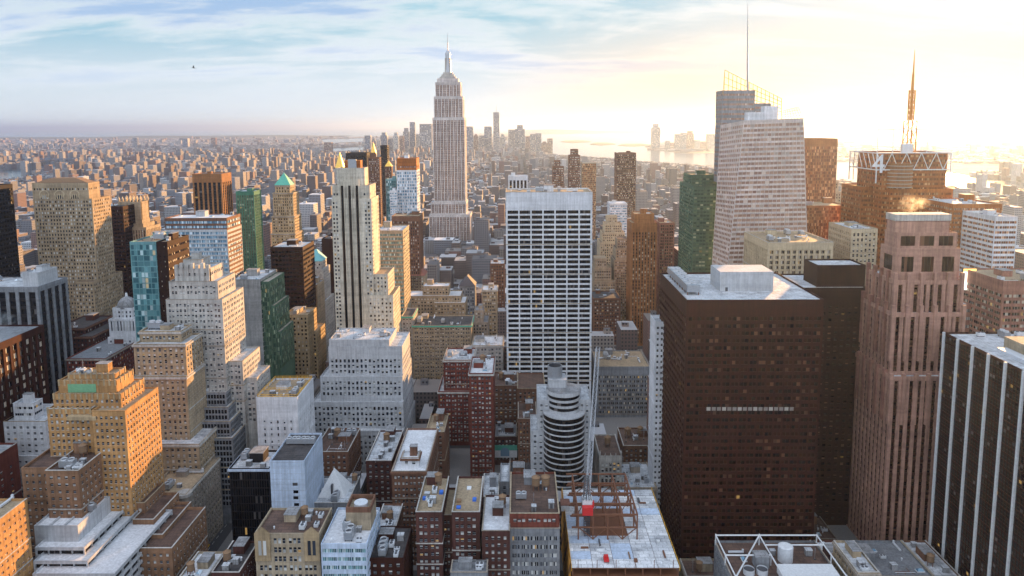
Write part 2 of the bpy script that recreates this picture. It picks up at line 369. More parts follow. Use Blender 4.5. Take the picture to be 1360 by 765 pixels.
def facade(acc, pan, O, U, N, Wd, z0, z1, st, wall, zmin=-1e9, vis=True):
    """wall with real recessed openings; the panes are only recorded in pan"""
    zb = max(z0, zmin)
    top = st['top']; fl = st['fl']; edge = min(st['edge'], Wd * .2)
    nf = int((z1 - top - zb) / fl)
    if nf < 1 or Wd < 2.0:
        acc.quads(_rect(O, U, N, 0, Wd, z0, z1, 0), wall); return
    nb = max(1, round((Wd - 2 * edge) / st['bay'])); bw = (Wd - 2 * edge) / nb
    if st.get('cols'):
        nb, bw, edge, subs = 1, Wd, 0.0, [(p, q - p) for p, q in st['cols']]
    else: subs = st['sub']
    a = np.array([edge + (i + s) * bw for i in range(nb) for s, w in subs]); b = np.array([edge + (i + s + w) * bw for i in range(nb) for s, w in subs])
    j = np.arange(nf)[::-1]; wh = st['wh']; pos = st.get('pos', (1 - wh) * .42)
    d = z1 - top - j * fl - fl * pos; c = d - fl * wh
    skip = st.get('skip')
    if skip:
        keep = np.array([k not in skip for k in j]); d, c = d[keep], c[keep]
    r = st['r']; zlo = z1 - top - nf * fl
    if z0 < zlo - .01: acc.quads(_rect(O, U, N, 0, Wd, z0, zlo, 0), wall)
    acc.quads(_rect(O, U, N, 0, Wd, z1 - top, z1, 0), wall)
    g0 = np.concatenate([[0], b]); g1 = np.concatenate([a, [Wd]])
    if st.get('span'):
        rs = st['rs']; sp = st['span']; zt = z1 - top
        acc.quads(_rect(O, U, N, g0, g1, zlo, zt, 0), wall)
        acc.quads(_side(O, U, N, np.concatenate([a, b]), zlo, zt, 0, -r), wall)
        acc.quads(_ledge(O, U, N, a, b, zt, 0, -r), wall); acc.quads(_ledge(O, U, N, a, b, zlo, 0, -r), wall)
        s0 = np.concatenate([[zlo], d]); s1 = np.concatenate([c, [zt]])
        A, S0 = np.meshgrid(a, s0); B, S1 = np.meshgrid(b, s1)
        acc.quads(_rect(O, U, N, A, B, S0, S1, -rs), sp)
        A, Dd = np.meshgrid(a, d); B, Cc = np.meshgrid(b, c)
        acc.quads(_ledge(O, U, N, A, B, Dd, -rs, -r), sp); acc.quads(_ledge(O, U, N, A, B, Cc, -rs, -r), sp)
    else:
        s0 = np.concatenate([[zlo], d]); s1 = np.concatenate([c, [z1 - top]])
        ok = s1 - s0 > .001
        acc.quads(_rect(O, U, N, 0, Wd, s0[ok], s1[ok], 0), wall)
        G0, Cc = np.meshgrid(g0, c); G1, Dd = np.meshgrid(g1, d)
        acc.quads(_rect(O, U, N, G0, G1, Cc, Dd, 0), wall)
        A, Cc = np.meshgrid(a, c); B, Dd = np.meshgrid(b, d)
        acc.quads(_side(O, U, N, A, Cc, Dd, 0, -r), wall); acc.quads(_side(O, U, N, B, Cc, Dd, 0, -r), wall)
        acc.quads(_ledge(O, U, N, A, B, Cc, 0, -r), wall); acc.quads(_ledge(O, U, N, A, B, Dd, 0, -r), wall)
    A, Cc = np.meshgrid(a, c); B, Dd = np.meshgrid(b, d)
    pan.append((O, U, N, A.ravel(), B.ravel(), Cc.ravel(), Dd.ravel(), r, st.get('lites', 1), vis))
PANE_MESH = {}
def build_windows(root, pan, glass, near, frame='frame_white', nmax=100):
    """near buildings: the panes that show largest become single windows, the rest one part of kind stuff"""
    single = set()
    if near:
        sc = []
        for f, (O, U, N, a, b, c, d, r, lt, vis) in enumerate(pan):
            if not vis: continue
            for k in range(len(a)):
                um = (a[k] + b[k]) / 2; x, y, z = O[0] + um * U[0], O[1] + um * U[1], (c[k] + d[k]) / 2
                v = (-x, -y, CZ - z); l = math.sqrt(v[0] ** 2 + v[1] ** 2 + v[2] ** 2)
                co = (v[0] * N[0] + v[1] * N[1]) / l
                if co <= .02: continue
                px, py = proj((x, y, z))
                if -6 < px < 1366 and 0 < py < 770: sc.append((-(b[k] - a[k]) * (d[k] - c[k]) * co / l ** 2, f, k))
        sc.sort(); single = {(f, k) for _, f, k in sc[:nmax]}
    rest = Acc(); ox, oy, oz = root['_o']
    for f, (O, U, N, a, b, c, d, r, lt, vis) in enumerate(pan):
        m = np.array([(f, k) not in single for k in range(len(a))], bool) if single else np.ones(len(a), bool)
        for k in range(len(a)) if single else ():
            if (f, k) not in single: continue
            w, h = round(b[k] - a[k], 2), round(d[k] - c[k], 2)
            key = (w, h, lt, glass, frame)
            if key not in PANE_MESH:
                q = Acc(); pane_quads(q, (0, 0), (1, 0), (0, -1), np.array([-w / 2]), np.array([w / 2]), np.array([0.0]), np.array([h]), 0, lt, glass, frame, True)
                PANE_MESH[key] = q.mesh('window')
            um = (a[k] + b[k]) / 2
            o = link('window', PANE_MESH[key], root, (O[0] + um * U[0] - r * N[0] - ox, O[1] + um * U[1] - r * N[1] - oy, c[k] - oz), math.atan2(U[1], U[0]))
        if m.any(): pane_quads(rest, O, U, N, a[m], b[m], c[m], d[m], r, lt, glass, frame, near)
    if not rest.empty(): part('windows', rest, root, 'stuff')
def pane_quads(acc, O, U, N, a, b, c, d, r, lt, glass, frame, near):
    if lt > 1:
        for i in range(lt):
            acc.quads(_rect(O, U, N, a + (b - a) * i / lt, a + (b - a) * (i + 1) / lt, c, d, -r), glass)
            if near and i: 
                m = a + (b - a) * i / lt; acc.quads(_rect(O, U, N, m - .06, m + .06, c, d, -r + .06), frame)
    elif near:
        m = c + (d - c) * .5
        acc.quads(_rect(O, U, N, a, b, c, m, -r), glass); acc.quads(_rect(O, U, N, a, b, m, d, -r + .02), glass)
        acc.quads(_rect(O, U, N, a, b, m - .05, m + .05, -r + .05), frame)
        acc.quads(_rect(O, U, N, a, b, c, c + .08, -r + .05), frame)
        if frame != 'frame_dark': acc.quads(_rect(O, U, N, a - .12, b + .12, c - .22, c, .10), 'frame_sill')
    else:
        acc.quads(_rect(O, U, N, a, b, c, d, -r), glass)

TANK = []
def tier_walls(acc, pan, roofacc, x0, x1, y0, y1, z0, z1, st, wall, roof, zmin, par=1.0, sides='auto', st2=None):
    zt = z1 + par
    k = dict(zmin=zmin)
    st2 = st2 or st
    facade(acc, pan, (x0, y0), (1, 0), (0, -1), x1 - x0, z0, zt, st, wall, **k)
    e = x0 > -40 if sides == 'auto' else 'e' in sides
    w = x1 < 40 if sides == 'auto' else 'w' in sides
    bl = ST['blank']
    facade(acc, pan, (x1, y0), (0, 1), (1, 0), y1 - y0, z0, zt, st2 if w else bl, wall, vis=x1 < 0, **k)
    facade(acc, pan, (x0, y1), (0, -1), (-1, 0), y1 - y0, z0, zt, st2 if e else bl, wall, vis=x0 > 0, **k)
    acc.quad((x1, y1, z0), (x0, y1, z0), (x0, y1, zt), (x1, y1, zt), wall)
    t = .35
    if par > 0:
        o = [(x0, y0), (x1, y0), (x1, y1), (x0, y1)]; i = [(x0 + t, y0 + t), (x1 - t, y0 + t), (x1 - t, y1 - t), (x0 + t, y1 - t)]
        for q in range(4):
            n = (q + 1) % 4
            acc.quad(o[q] + (zt,), o[n] + (zt,), i[n] + (zt,), i[q] + (zt,), wall)
            acc.quad(i[q] + (z1,), i[n] + (z1,), i[n] + (zt,), i[q] + (zt,), wall)
        roofacc.quad(*[p + (z1,) for p in i], roof)
    else:
        roofacc.quad((x0, y0, z1), (x1, y0, z1), (x1, y1, z1), (x0, y1, z1), roof)
HERO = []
MASONRY = {'tan', 'cream', 'limestone', 'orange', 'redbrick', 'darkbrick', 'brownbrick', 'buff', 'sand', 'stone', 'copper', 'rust', 'white', 'grey', 'umber'}
def building(name, label, boxes, st, wall, glass='glass_dark', roof='pale', near=False, zvis=0.0, clutter=5, seed=None, cat='building',
             group=None, par=1.0, st2=None, frame='frame_white', cornice=None, sides='auto'):
    """boxes: list of (x0,x1,y0,y1,z0,z1[,style[,wall]]) ; one thing with its parts"""
    bx = boxes[-1]
    root = thing(name, label, cat, ((bx[0] + bx[1]) / 2, (bx[2] + bx[3]) / 2, 0), group)
    acc, rf, pan = Acc(), Acc(), []
    for b in boxes:
        s = b[6] if len(b) > 6 and b[6] else st
        s = ST[s] if isinstance(s, str) else s
        s2 = st2 if not (len(b) > 6 and b[6]) else None
        s2 = ST[s2] if isinstance(s2, str) else s2
        wl = b[7] if len(b) > 7 else wall
        rf = Acc(); tier_walls(acc, pan, rf, *b[:6], s, wl, roof, zvis, par, sides, s2); part('roof', rf, root)
        if cornice:
            cc = Acc()
            x0, x1, y0, y1, z0, z1 = b[:6]; e = .7
            for q in ((x0 - e, x1 + e, y0 - e, y0, z1 - .6, z1 + .5), (x0 - e, x0, y0 + .002, y1, z1 - .6, z1 + .5), (x1, x1 + e, y0 + .002, y1, z1 - .6, z1 + .5)):
                cc.box(*q, cornice, True)
            part('cornice', cc, root)
    if near and wall in MASONRY:
        rb = random.Random(label); bl = Acc()
        for b in boxes:
            x0, x1, y0, y1, z0, z1 = b[:6]; s = b[6] if len(b) > 6 and b[6] else st; s = ST[s] if isinstance(s, str) else s
            wm = rb.choice(['wall_limestone', 'wall_sand', 'wall_stone', 'wall_' + wall]); f = 1
            while True:
                f += rb.choice([3, 4, 6]); z = z1 + par - s['top'] - f * s['fl'] + s['fl'] * .1
                if z < max(z0 + 1, zvis) or f > 40: break
                e = .22
                bl.box(x0 - e, x1 + e, y0 - e, y0 - .001, z - .3, z + .25, wm, True); bl.box(x0 - e, x0 - .001, y0, y1, z - .3, z + .25, wm, True); bl.box(x1 + .001, x1 + e, y0, y1, z - .3, z + .25, wm, True)
            e = .15; zt = z1 + par
            bl.box(x0 - e, x1 + e, y0 - e, y0 + .5, zt + .003, zt + .22, wm); bl.box(x0 - e, x0 + .5, y0 + .501, y1, zt + .003, zt + .22, wm); bl.box(x1 - .5, x1 + e, y0 + .501, y1, zt + .003, zt + .22, wm)
        part('string_course', bl, root, 'stuff')
    part('wall', acc, root)
    build_windows(root, pan, glass, near, frame)
    root['_top'] = [float(v) for v in boxes[0][:6]]
    rnd = random.Random(seed if seed is not None else label)
    if clutter:
        for b in boxes[:1] if near else boxes[:1]:
            roof_clutter(root, b, rnd, clutter, near, wall)
    return root
CL = {}
def clutter_mesh(kind):
    if kind in CL: return CL[kind]
    a = Acc()
    if kind == 'air_handler':
        a.box(-1.6, 1.6, -1, 1, .4, 1.9, 'duct', True); a.box(-1.4, 1.4, -.8, .8, 0, .4, 'metal_dark')
        for x in (-.8, .8): a.cyl(x, 0, 1.9, 2.15, .6, .6, 'metal_dark', 12)
    elif kind == 'cooling_tower':
        a.box(-3, 3, -1.6, 1.6, .8, 3.4, 'metal', True)
        for x in (-2.4, 2.4):
            for y in (-1.2, 1.2): a.box(x - .15, x + .15, y - .15, y + .15, 0, .8, 'metal_dark')
        for x in (-1.5, 1.5): a.cyl(x, 0, 3.4, 4.1, 1.2, 1.3, 'duct', 14, False); a.cyl(x, 0, 3.3, 3.6, 1.15, 1.15, 'metal_dark', 14)
    elif kind == 'duct':
        a.box(-4, 4, -.45, .45, .5, 1.3, 'duct', True)
        for x in (-3.2, 0, 3.2): a.box(x - .1, x + .1, -.4, .4, 0, .5, 'metal_dark')
        a.box(3.2, 4.0, -.45, .45, 1.3, 2.3, 'duct')
    elif kind == 'vent':
        a.cyl(0, 0, 0, 1.3, .35, .35, 'duct', 10); a.cyl(0, 0, 1.3, 1.7, .6, .25, 'duct', 10)
    elif kind == 'pipe_run':
        a.tube((-4, 0, .4), (4, 0, .4), .14, 'duct', 6); a.tube((-4, .5, .4), (2, .5, .4), .1, 'steel_rust', 6); a.tube((2, .5, .4), (2, 3, .4), .1, 'steel_rust', 6)
        for x in (-3, 0, 3): a.box(x - .15, x + .15, -.3, .8, 0, .3, 'wood')
    elif kind == 'hatch':
        a.box(-1, 1, -1.2, 1.2, 0, 2.3, 'roof_grey'); a.box(-.5, .5, -1.24, -1.2, .1, 2.0, 'metal_dark'); a.box(-1.1, 1.1, -1.3, 1.3, 2.3, 2.45, 'roof_pale', True)
    elif kind == 'mast':
        a.tube((0, 0, 0), (0, 0, 6), .09, 'metal', 5); a.tube((-.6, 0, 5), (.6, 0, 5), .05, 'metal', 4); a.tube((-.5, 0, 4.2), (.5, 0, 4.2), .05, 'metal', 4); a.box(-.4, .4, -.4, .4, 0, .5, 'metal_dark')
    elif kind == 'skylight':
        a.box(-1.5, 1.5, -1, 1, 0, .5, 'frame_white'); a.pyramid(-1.4, 1.4, -.9, .9, .5, 1.3, 'glass_blue', .6, 0)
    CL[kind] = a.mesh(kind); return CL[kind]
def roof_clutter(root, b, rnd, n, near, wall):
    x0, x1, y0, y1, z0, z1 = b[:6]; w, l = x1 - x0, y1 - y0
    if w < 6 or l < 6: return
    o = root['_o']
    # lift / stair bulkhead
    bw, bl, bh = min(w * .4, rnd.uniform(5, 9)), min(l * .4, rnd.uniform(5, 9)), rnd.uniform(3, 5.5)
    bx, by = rnd.uniform(x0 + 1.5, x1 - bw - 1.5), rnd.uniform(y0 + l * .35, y1 - bl - 1)
    a = Acc(); a.box(bx, bx + bw, by, by + bl, z1 + .002, z1 + bh, wall); a.box(bx - .2, bx + bw + .2, by - .2, by + bl + .2, z1 + bh, z1 + bh + .3, 'roof_grey', True)
    part('bulkhead', a, root)
    if near: n = int(n * 1.5) + 3 if n else 0
    kinds = ['pipe_run', 'hatch', 'mast', 'hatch', 'air_handler', 'cooling_tower', 'duct', 'vent', 'vent', 'air_handler', 'skylight']
    for i in range(n):
        k = rnd.choice(kinds); s = rnd.uniform(.8, 1.3)
        for _ in range(8):
            x, y = rnd.uniform(x0 + 3, x1 - 3), rnd.uniform(y0 + 2.5, y1 - 2.5)
            if not (bx - 3 < x < bx + bw + 3 and by - 3 < y < by + bl + 3): break
        else: continue
        if k in ('cooling_tower', 'duct', 'pipe_run') and (w < 14 or l < 10): k = 'vent'
        c = link(k, clutter_mesh(k), root, (x - o[0], y - o[1], z1 - o[2] + .003), rnd.choice((0, math.pi / 2)) if l > 10 else 0)
        c.scale = (s, s, s)
def pxbox(xl, xr, yt, d, L, z0=0.0):
    a, b = at(xl, yt, d), at(xr, yt, d)
    return [min(a.x, b.x), max(a.x, b.x), d, d + L, z0, (a.z + b.z) / 2]
def B(name, label, tiers, st, wall, yb=760, **k):
    """tiers (top first): (xl, xr, ytop, depth, length[, style[, wall]]) in photograph pixels and metres; yb = lowest row the thing shows at"""
    par = k.get('par', 1.0)
    bx = [pxbox(*t[:5]) + list(t[5:]) for t in tiers]
    for b in bx: b[5] -= par
    for i, b in enumerate(bx):          # a tier that stands on a wider one starts at its roof
        for c in bx[i + 1:]:
            if c[0] <= b[0] + .01 and c[1] >= b[1] - .01 and c[2] <= b[2] and c[3] >= b[3] and c[5] < b[5]:
                b[4] = c[5] + .004; break
    xm = (tiers[-1][0] + tiers[-1][1]) / 2
    zv = max(0.0, at(xm, yb, tiers[-1][3]).z - (24 if k.get('near') else 75))
    r = building(name, label, bx, st, wall, zvis=zv, **k)
    HERO.append((min(b[0] for b in bx), max(b[1] for b in bx), min(b[2] for b in bx), max(b[3] for b in bx), yb))
    r['_bx'] = [float(v) for b in bx for v in b[:6]]
    return r
def tiers_of(root):
    v = list(root['_bx']); return [v[i:i + 6] for i in range(0, len(v), 6)]
# ---------------------------------------------------------------- setting: ground, water, streets, haze
def groundm():
    m, t, p = _mat('ground'); geo = t.nodes.new('ShaderNodeNewGeometry')
    v = t.nodes.new('ShaderNodeTexVoronoi'); v.inputs['Scale'].default_value = .012; t.links.new(geo.outputs['Position'], v.inputs['Vector'])
    a = _noise(t, .0012, 6, geo.outputs['Position'], .7)
    r = _ramp(t, a.outputs[0], [(.35, (.045, .042, .045)), (.55, (.10, .085, .08)), (.7, (.06, .065, .05))])
    s = _ramp(t, v.outputs['Color'], [(.2, (.5, .5, .5)), (.8, (1.5, 1.45, 1.4))])
    t.links.new(_mixc(t, 1.0, r.outputs[0], s.outputs[0], 'MULTIPLY'), p.inputs['Base Color']); p.inputs['Roughness'].default_value = .9
    MATS['ground'] = m
groundm()
def waterm():
    m, t, p = _mat('water'); geo = t.nodes.new('ShaderNodeNewGeometry')
    n = _noise(t, .05, 4, geo.outputs['Position']); b = t.nodes.new('ShaderNodeBump'); b.inputs['Strength'].default_value = .25; b.inputs['Distance'].default_value = 2
    t.links.new(n.outputs[0], b.inputs['Height']); t.links.new(b.outputs[0], p.inputs['Normal'])
    p.inputs['Base Color'].default_value = (.05, .08, .10, 1); p.inputs['Roughness'].default_value = .16
    MATS['water'] = m
waterm()
flatm('asphalt', (.048, .047, .05), .9); flatm('pavement', (.19, .18, .175), .9); flatm('marking', (.7, .7, .68), .7); flatm('hill', (.05, .07, .06), .95)
g = Acc(); S = 90000.0
g.quad((-S, -3000, 0), (S, -3000, 0), (S, S, 0), (-S, S, 0), 'ground')
struct('ground', g)
def water(name, px):
    a = Acc(); a.poly([tuple(atz(x, y, 1.2)) for x, y in px], 'water'); struct(name, a)
water('river_east', [(-160, 252), (0, 239), (30, 235), (53, 230), (56, 227), (30, 225), (0, 226), (-160, 232)])
water('river_bend', [(34, 224), (100, 222.5), (104, 219.5), (70, 219), (36, 220)])
water('channel', [(430, 190), (484, 188), (484, 183.5), (424, 185.5)])
water('inlet', [(436, 201), (484, 199), (486, 194.5), (440, 197)])
water('bay', [(700, 197), (742, 205.5), (800, 209), (860, 214), (955, 221), (1010, 226), (1010, 209), (955, 203.5), (905, 203.5), (862, 199), (858, 194), (870, 190),
              (955, 186), (955, 179), (800, 177.2), (716, 177.6)])
water('river_hudson', [(1010, 226), (1110, 238), (1200, 249), (1290, 258), (1380, 268), (1520, 286), (1520, 260), (1380, 245), (1290, 234), (1200, 222), (1110, 214), (1010, 209)])
water('meadow_water', [(1075, 187), (1200, 188.5), (1380, 189.5), (1520, 190), (1520, 184), (1380, 181.5), (1200, 181), (1075, 180)])
a = Acc(); a.poly([(-60000, 21000, 1.2), (-3800, 17500, 1.2), (-500, 24000, 1.2), (0, 89000, 1.2), (-60000, 89000, 1.2)], 'water'); struct('sea', a)
# low wooded islands in the bay and far hills
def slab_px(name, px, z, mat):
    a = Acc(); pts = [atz(x, y, 1.2) for x, y in px]; a.prism([(p.x, p.y) for p in pts], 1.2, z, mat); struct(name, a)
slab_px('island', [(744, 188.6), (762, 190.2), (786, 188.4), (774, 186.6), (752, 186.8)], 5, 'hill')
slab_px('island', [(783, 192), (800, 193.2), (818, 191.6), (806, 189.8), (790, 190)], 6, 'hill')
slab_px('pier_land', [(820, 193.5), (845, 194.5), (866, 193), (850, 191), (828, 191.5)], 5, 'hill')
rnd = random.Random(5)
def ridge(name, Y, x0, x1, hmin, hmax, n=60):
    a = Acc(); hs = [hmin + (hmax - hmin) * (.5 + .3 * math.sin(i * .21 + Y) + .2 * math.sin(i * .57 + 1.3 * Y)) for i in range(n + 1)]
    for i in range(n):
        xa, xb = x0 + (x1 - x0) * i / n, x0 + (x1 - x0) * (i + 1) / n
        a.quad((xa, Y, 0), (xb, Y, 0), (xb, Y + 900, hs[i + 1]), (xa, Y + 900, hs[i]), 'hill')
        a.quad((xa, Y + 900, hs[i]), (xb, Y + 900, hs[i + 1]), (xb, Y + 2400, 0), (xa, Y + 2400, 0), 'hill')
    struct(name, a)
ridge('hills', 21000, 200, 16000, 60, 130)
ridge('hills', 30000, 5000, 40000, 60, 160)
ridge('hills', 17000, -22000, -4500, 20, 55)
# streets: pavement slabs of the blocks over the asphalt
AVE = [-1790, -1660, -1530, -1400, -1270, -1140, -1010, -880, -745, -600, -460, -325, -186, 122, 400, 670, 940, 1210, 1480, 1750]
STS = [40 + 80 * k for k in range(28)]
a = Acc(); a.quad((-1800, -60, .004), (1770, -60, .004), (1770, 2260, .004), (-1800, 2260, .004), 'asphalt'); struct('road', a)
a = Acc()
for i in range(len(AVE) - 1):
    for j in range(len(STS) - 1):
        if AVE[i] == -186 and STS[j] > 600 and STS[j] < 760: continue
        a.box(AVE[i] + 9, AVE[i + 1] - 9 + (18 if AVE[i] == -186 and STS[j] < 590 else 0), STS[j] + 5.5, STS[j + 1] - 5.5, 0, .15, 'pavement')
a.box(-186 + 9, 122 - 9, 605.5, 754.5, 0, .15, 'pavement')
struct('pavement', a)
a = Acc()
for ax in (-186, 122):
    for lane in (-3.2, 0, 3.2):
        for k in range(150):
            y = (300 if ax < 0 else 680) + k * 6
            if any(abs(y - s) < 9 for s in STS): continue
            a.quad((ax + lane - .08, y, .008), (ax + lane + .08, y, .008), (ax + lane + .08, y + 3, .008), (ax + lane - .08, y + 3, .008), 'marking')
    for s in STS:
        if (300 if ax < 0 else 680) < s < 1100:
            for q in (-1, 1):
                for k in range(14):
                    x = ax - 8 + k * 1.2
                    a.quad((x, s + q * 7.5 - 1.5, .008), (x + .5, s + q * 7.5 - 1.5, .008), (x + .5, s + q * 7.5 + 1.5, .008), (x, s + q * 7.5 + 1.5, .008), 'marking')
struct('road_marking', a)
# haze: closed box of even density round the whole place, sky outside
hz, t, p = _mat('haze'); t.nodes.remove(p)
vol = t.nodes.new('ShaderNodeVolumePrincipled'); vol.inputs['Density'].default_value = 4.2e-5
vol.inputs['Color'].default_value = (.42, .60, 1.0, 1); vol.inputs['Anisotropy'].default_value = .64
t.links.new(vol.outputs[0], t.nodes['Material Output'].inputs['Volume'])
MATS['haze'] = hz
a = Acc(); a.box(-S - 500, S + 500, -3500, S + 500, -1.0, 470, 'haze', True)
o = link('haze', a.mesh('haze')); o['kind'] = 'stuff'; o['label'] = 'pale blue evening haze over the whole city'; o['category'] = 'haze'
# ================================================================ left cluster
B('office_tower', 'near-black slab tower cut by the left edge beside the tan arched tower', [(-120, -52, 252, 560, 58)],
  stl('office', bay=3.4, wh=.55), 'black', yb=440, glass='glass_black', roof='dark', st2=stl('office', bay=3.4, wh=.55), clutter=2)
lin = B('office_tower', 'broad tan masonry tower with tall arched windows below a shallow brown hip roof', [
    (42, 117, 243, 622, 17, stl('dense', bay=2.5, top=4, skip=(1, 2, 3))), (44, 122, 264, 620.5, 28, stl('dense', bay=2.6, top=1.2)), (50, 79, 378, 612, 40), (98, 124, 374, 612, 46)], 'dense', 'tan',
  yb=440, glass='glass_dark', clutter=0, roof='brown')
B('office_tower', 'dark brown glass slab standing between the tan arched tower and the crown topped tower', [(130, 163, 274, 720, 40)], stl('office', bay=3.6), 'darkbrown', yb=390, glass='glass_black', roof='dark', clutter=2)
cha = B('office_tower', 'slender brown tower whose crown is a row of pointed buttresses', [(157, 187, 268, 742, 16, stl('blank')), (154, 190, 297, 738, 24, 'piers'), (150, 194, 302, 735, 30)],
  stl('piers', span='brownbrick'), 'sand', yb=400, glass='glass_warm', roof='brown', clutter=0)
B('office_tower', 'teal glass tower with a dark brown rear half and a busy roof', [(172, 206.5, 321, 480, 34)], stl('curtain', bay=4.5, fl=3.9), 'teal', yb=420, glass='glass_teal', roof='tan', clutter=4)
B('office_tower', 'dark brown tower half joined to the teal glass tower', [(207, 222, 321, 481, 32)], stl('punch', bay=4, wh=.3, sub=[(.4, .22)]), 'darkbrown', yb=440, glass='glass_warm', roof='tan', clutter=3,
  st2=stl('bands', fl=5, wh=.3, lites=2, bay=2.5))
B('office_tower', 'wide slab of blue glass bands with a brown striped top and copper striped flank', [
    (218.5, 301, 289.5, 622.5, 31, stl('bands', fl=4.2, wh=.55, top=2, lites=8), 'brownbrick'), (218, 301.5, 305, 622, 33)], stl('bands', fl=3.7, wh=.62, top=1.5, lites=8), 'palegrey',
  yb=480, glass='glass_blue', st2=stl('bands', fl=3.7, wh=.5, lites=6), roof='white', clutter=4)
B('office_tower', 'dark bronze tower with fluted piers standing far behind the striped slab', [(255, 294, 231, 980, 34)], stl('piers', bay=6.5, sub=[(.2, .62)], span='black', top=12, fl=3.8), 'copper', yb=288, glass='glass_black', roof='brown', clutter=1)
B('office_tower', 'emerald green fluted tower behind the striped slab', [(313, 337, 254, 900, 26)], stl('piers', bay=3.0, sub=[(.15, .7)], span='green', top=5), 'emerald', yb=360, glass='glass_green', roof='white', clutter=1)
B('office_building', 'squat grey concrete office block below the left edge dark tower', [(-60, 50, 381, 500, 34, stl('bigpier', bay=7.5, fl=6, span='black'))], stl('bigpier'), 'grey', yb=450, glass='glass_black', roof='pale', clutter=5)
B('office_building', 'pale blue plant penthouse block rising on the grey office block', [(29, 50, 362, 506, 22)], 'blank', 'palegrey', yb=385, clutter=1)
wst = B('office_tower', 'stepped white limestone tower with crenellated crown and a small boxy penthouse', [
    (243, 268, 345, 440, 12, 'few'), (232, 278, 357, 434, 22, 'pair'), (224, 289, 374, 431, 27), (220, 295, 398, 428, 34), (288, 322, 480, 432, 30), (312, 341, 502, 436, 24)],
  stl('pair', bay=5.0), 'limestone', yb=520, near=True, glass='glass_dark', clutter=2)
B('office_tower', 'tan brick tower with grey capped penthouse and pale top floors', [
    (185, 240, 440, 408, 14, 'triple'), (177, 246, 457, 401, 22, stl('punch', wh=.62)), (175.5, 247.5, 500, 400, 24, stl('punch', bay=3.0)), (186, 264, 590, 392, 36)],
  'punch', 'tan', yb=660, near=True, glass='glass_dark', roof='pale', clutter=2, cornice='limestone')
org = B('office_tower', 'stepped orange brick tower with green terracotta panel under its crown', [
    (90, 152, 497, 344, 10, 'few'), (77, 154, 506, 340, 16, stl('dense', wh=.7, skip=(0, 1))), (70, 160, 524, 336, 22), (62, 121, 543, 332.5, 30), (121.5, 166, 546, 330, 32)],
  stl('dense', wh=.5), 'orange', yb=720, near=True, glass='glass_dark', roof='tan', clutter=2, par=.8)
B('office_building', 'white stepped block with small square windows beside the orange brick tower', [
    (17, 44, 536, 384, 8, stl('bands', wh=.4, top=1)), (3, 60, 560, 380, 26, stl('punch', bay=3.6, wh=.42)), (-20, 64, 606, 376, 34)], stl('punch', bay=3.6, wh=.42), 'white', yb=625, near=True, glass='glass_dark', clutter=3)
# blocks that show their west side, running off the left edge
def westblock(name, label, xr, yt, dback, L, w, st, wall, yb, **k):
    p = at(xr, yt, dback); 
    z = p.z; bx = [p.x - w, p.x, dback - L, dback, 0.0, z - 1.0]
    zv = max(0, at(max(xr - 30, 0), yb, dback - L * .5).z - 30)
    r = building(name, label, [bx], st, wall, zvis=zv, **k)
    HERO.append((bx[0], bx[1], bx[2], bx[3], yb)); r['_bx'] = [float(v) for v in bx]; return r
westblock('office_building', 'dark red stone block with heavy vertical piers and a steaming roof', 58, 431, 420, 85, 60, stl('bigpier', bay=5.5, fl=5), 'maroon', 500, glass='glass_warm', roof='grey', near=True, clutter=9)
westblock('apartment_block', 'flat red brick flank at the left edge, below the white stepped block', 23, 588, 366, 40, 40, stl('few', bay=7), 'redbrick', 660, glass='glass_dark', near=True, clutter=2)
westblock('office_building', 'yellow-orange block in the bottom left corner of the frame', 36, 662, 292, 60, 50, stl('dense', bay=3, wh=.35), 'orange', 765, glass='glass_orange', roof='tan', near=True, clutter=4)
B('apartment_block', 'old dark red brick block with a pitched slate roof beneath the tan arched tower', [(72, 112, 436, 566, 40), (100, 122, 447, 556, 60)], 'punch', 'darkbrick', yb=480, glass='glass_dark', roof='dark', cornice='brownbrick', clutter=2)
B('apartment_block', 'long low red brick block with pale cornice in front of the old dark red one', [(88, 140, 476, 520, 60)], 'dense', 'redbrick', yb=500, glass='glass_dark', roof='grey', cornice='stone', clutter=4)
dom = B('office_building', 'white colonnaded block carrying a grey dome, left of the teal glass tower', [(149, 176, 409, 566, 14, 'punch'), (144, 180, 424, 562, 22, stl('piers', bay=2.6, fl=9, wh=.9, span='white', top=1.5)), (143, 181, 448, 560, 30)],
  'punch', 'white', yb=470, glass='glass_dark', clutter=0)
B('office_building', 'grey glass ziggurat office block with terraces stepping down to the street', [
    (262, 300, 521, 424, 24), (262, 303, 541, 420, 32), (261, 306, 560, 416, 40), (260, 309, 582, 412, 48)],
  stl('office', bay=1.9, sub=[(.1, .8)], fl=3.6, wh=.7, lites=1, top=1.2), 'grey', yb=625, near=True, glass='glass_black', roof='pale', clutter=3, frame='frame_dark')
B('office_building', 'tan office block with a hipped brown roof behind the grey ziggurat', [(304, 362, 470, 560, 28)], stl('punch', wh=.58), 'buff', yb=520, glass='glass_warm', roof='brown', clutter=3, cornice='sand')
ter = B('office_building', 'white terraced building with an open rooftop plant enclosure, bottom left', [
    (45, 103, 698, 304, 26, 'blank'), (46, 112, 727, 298, 34), (44, 116, 745, 292, 42), (43, 152, 762, 286, 52)],
  stl('bands', fl=3.8, wh=.62, top=.9, lites=10, r=.9), 'palegrey', yb=765, near=True, glass='glass_black', roof='white', clutter=0, frame='frame_dark')
B('office_building', 'white terraced wing stepping down beside the open plant enclosure', [(110, 146, 716, 318, 34), (112, 158, 733, 312, 44), (114, 172, 752, 306, 54)], stl('bands', fl=3.8, wh=.62, top=.9, lites=8, r=.9), 'palegrey', yb=765,
  near=True, glass='glass_black', roof='white', clutter=2, frame='frame_dark')
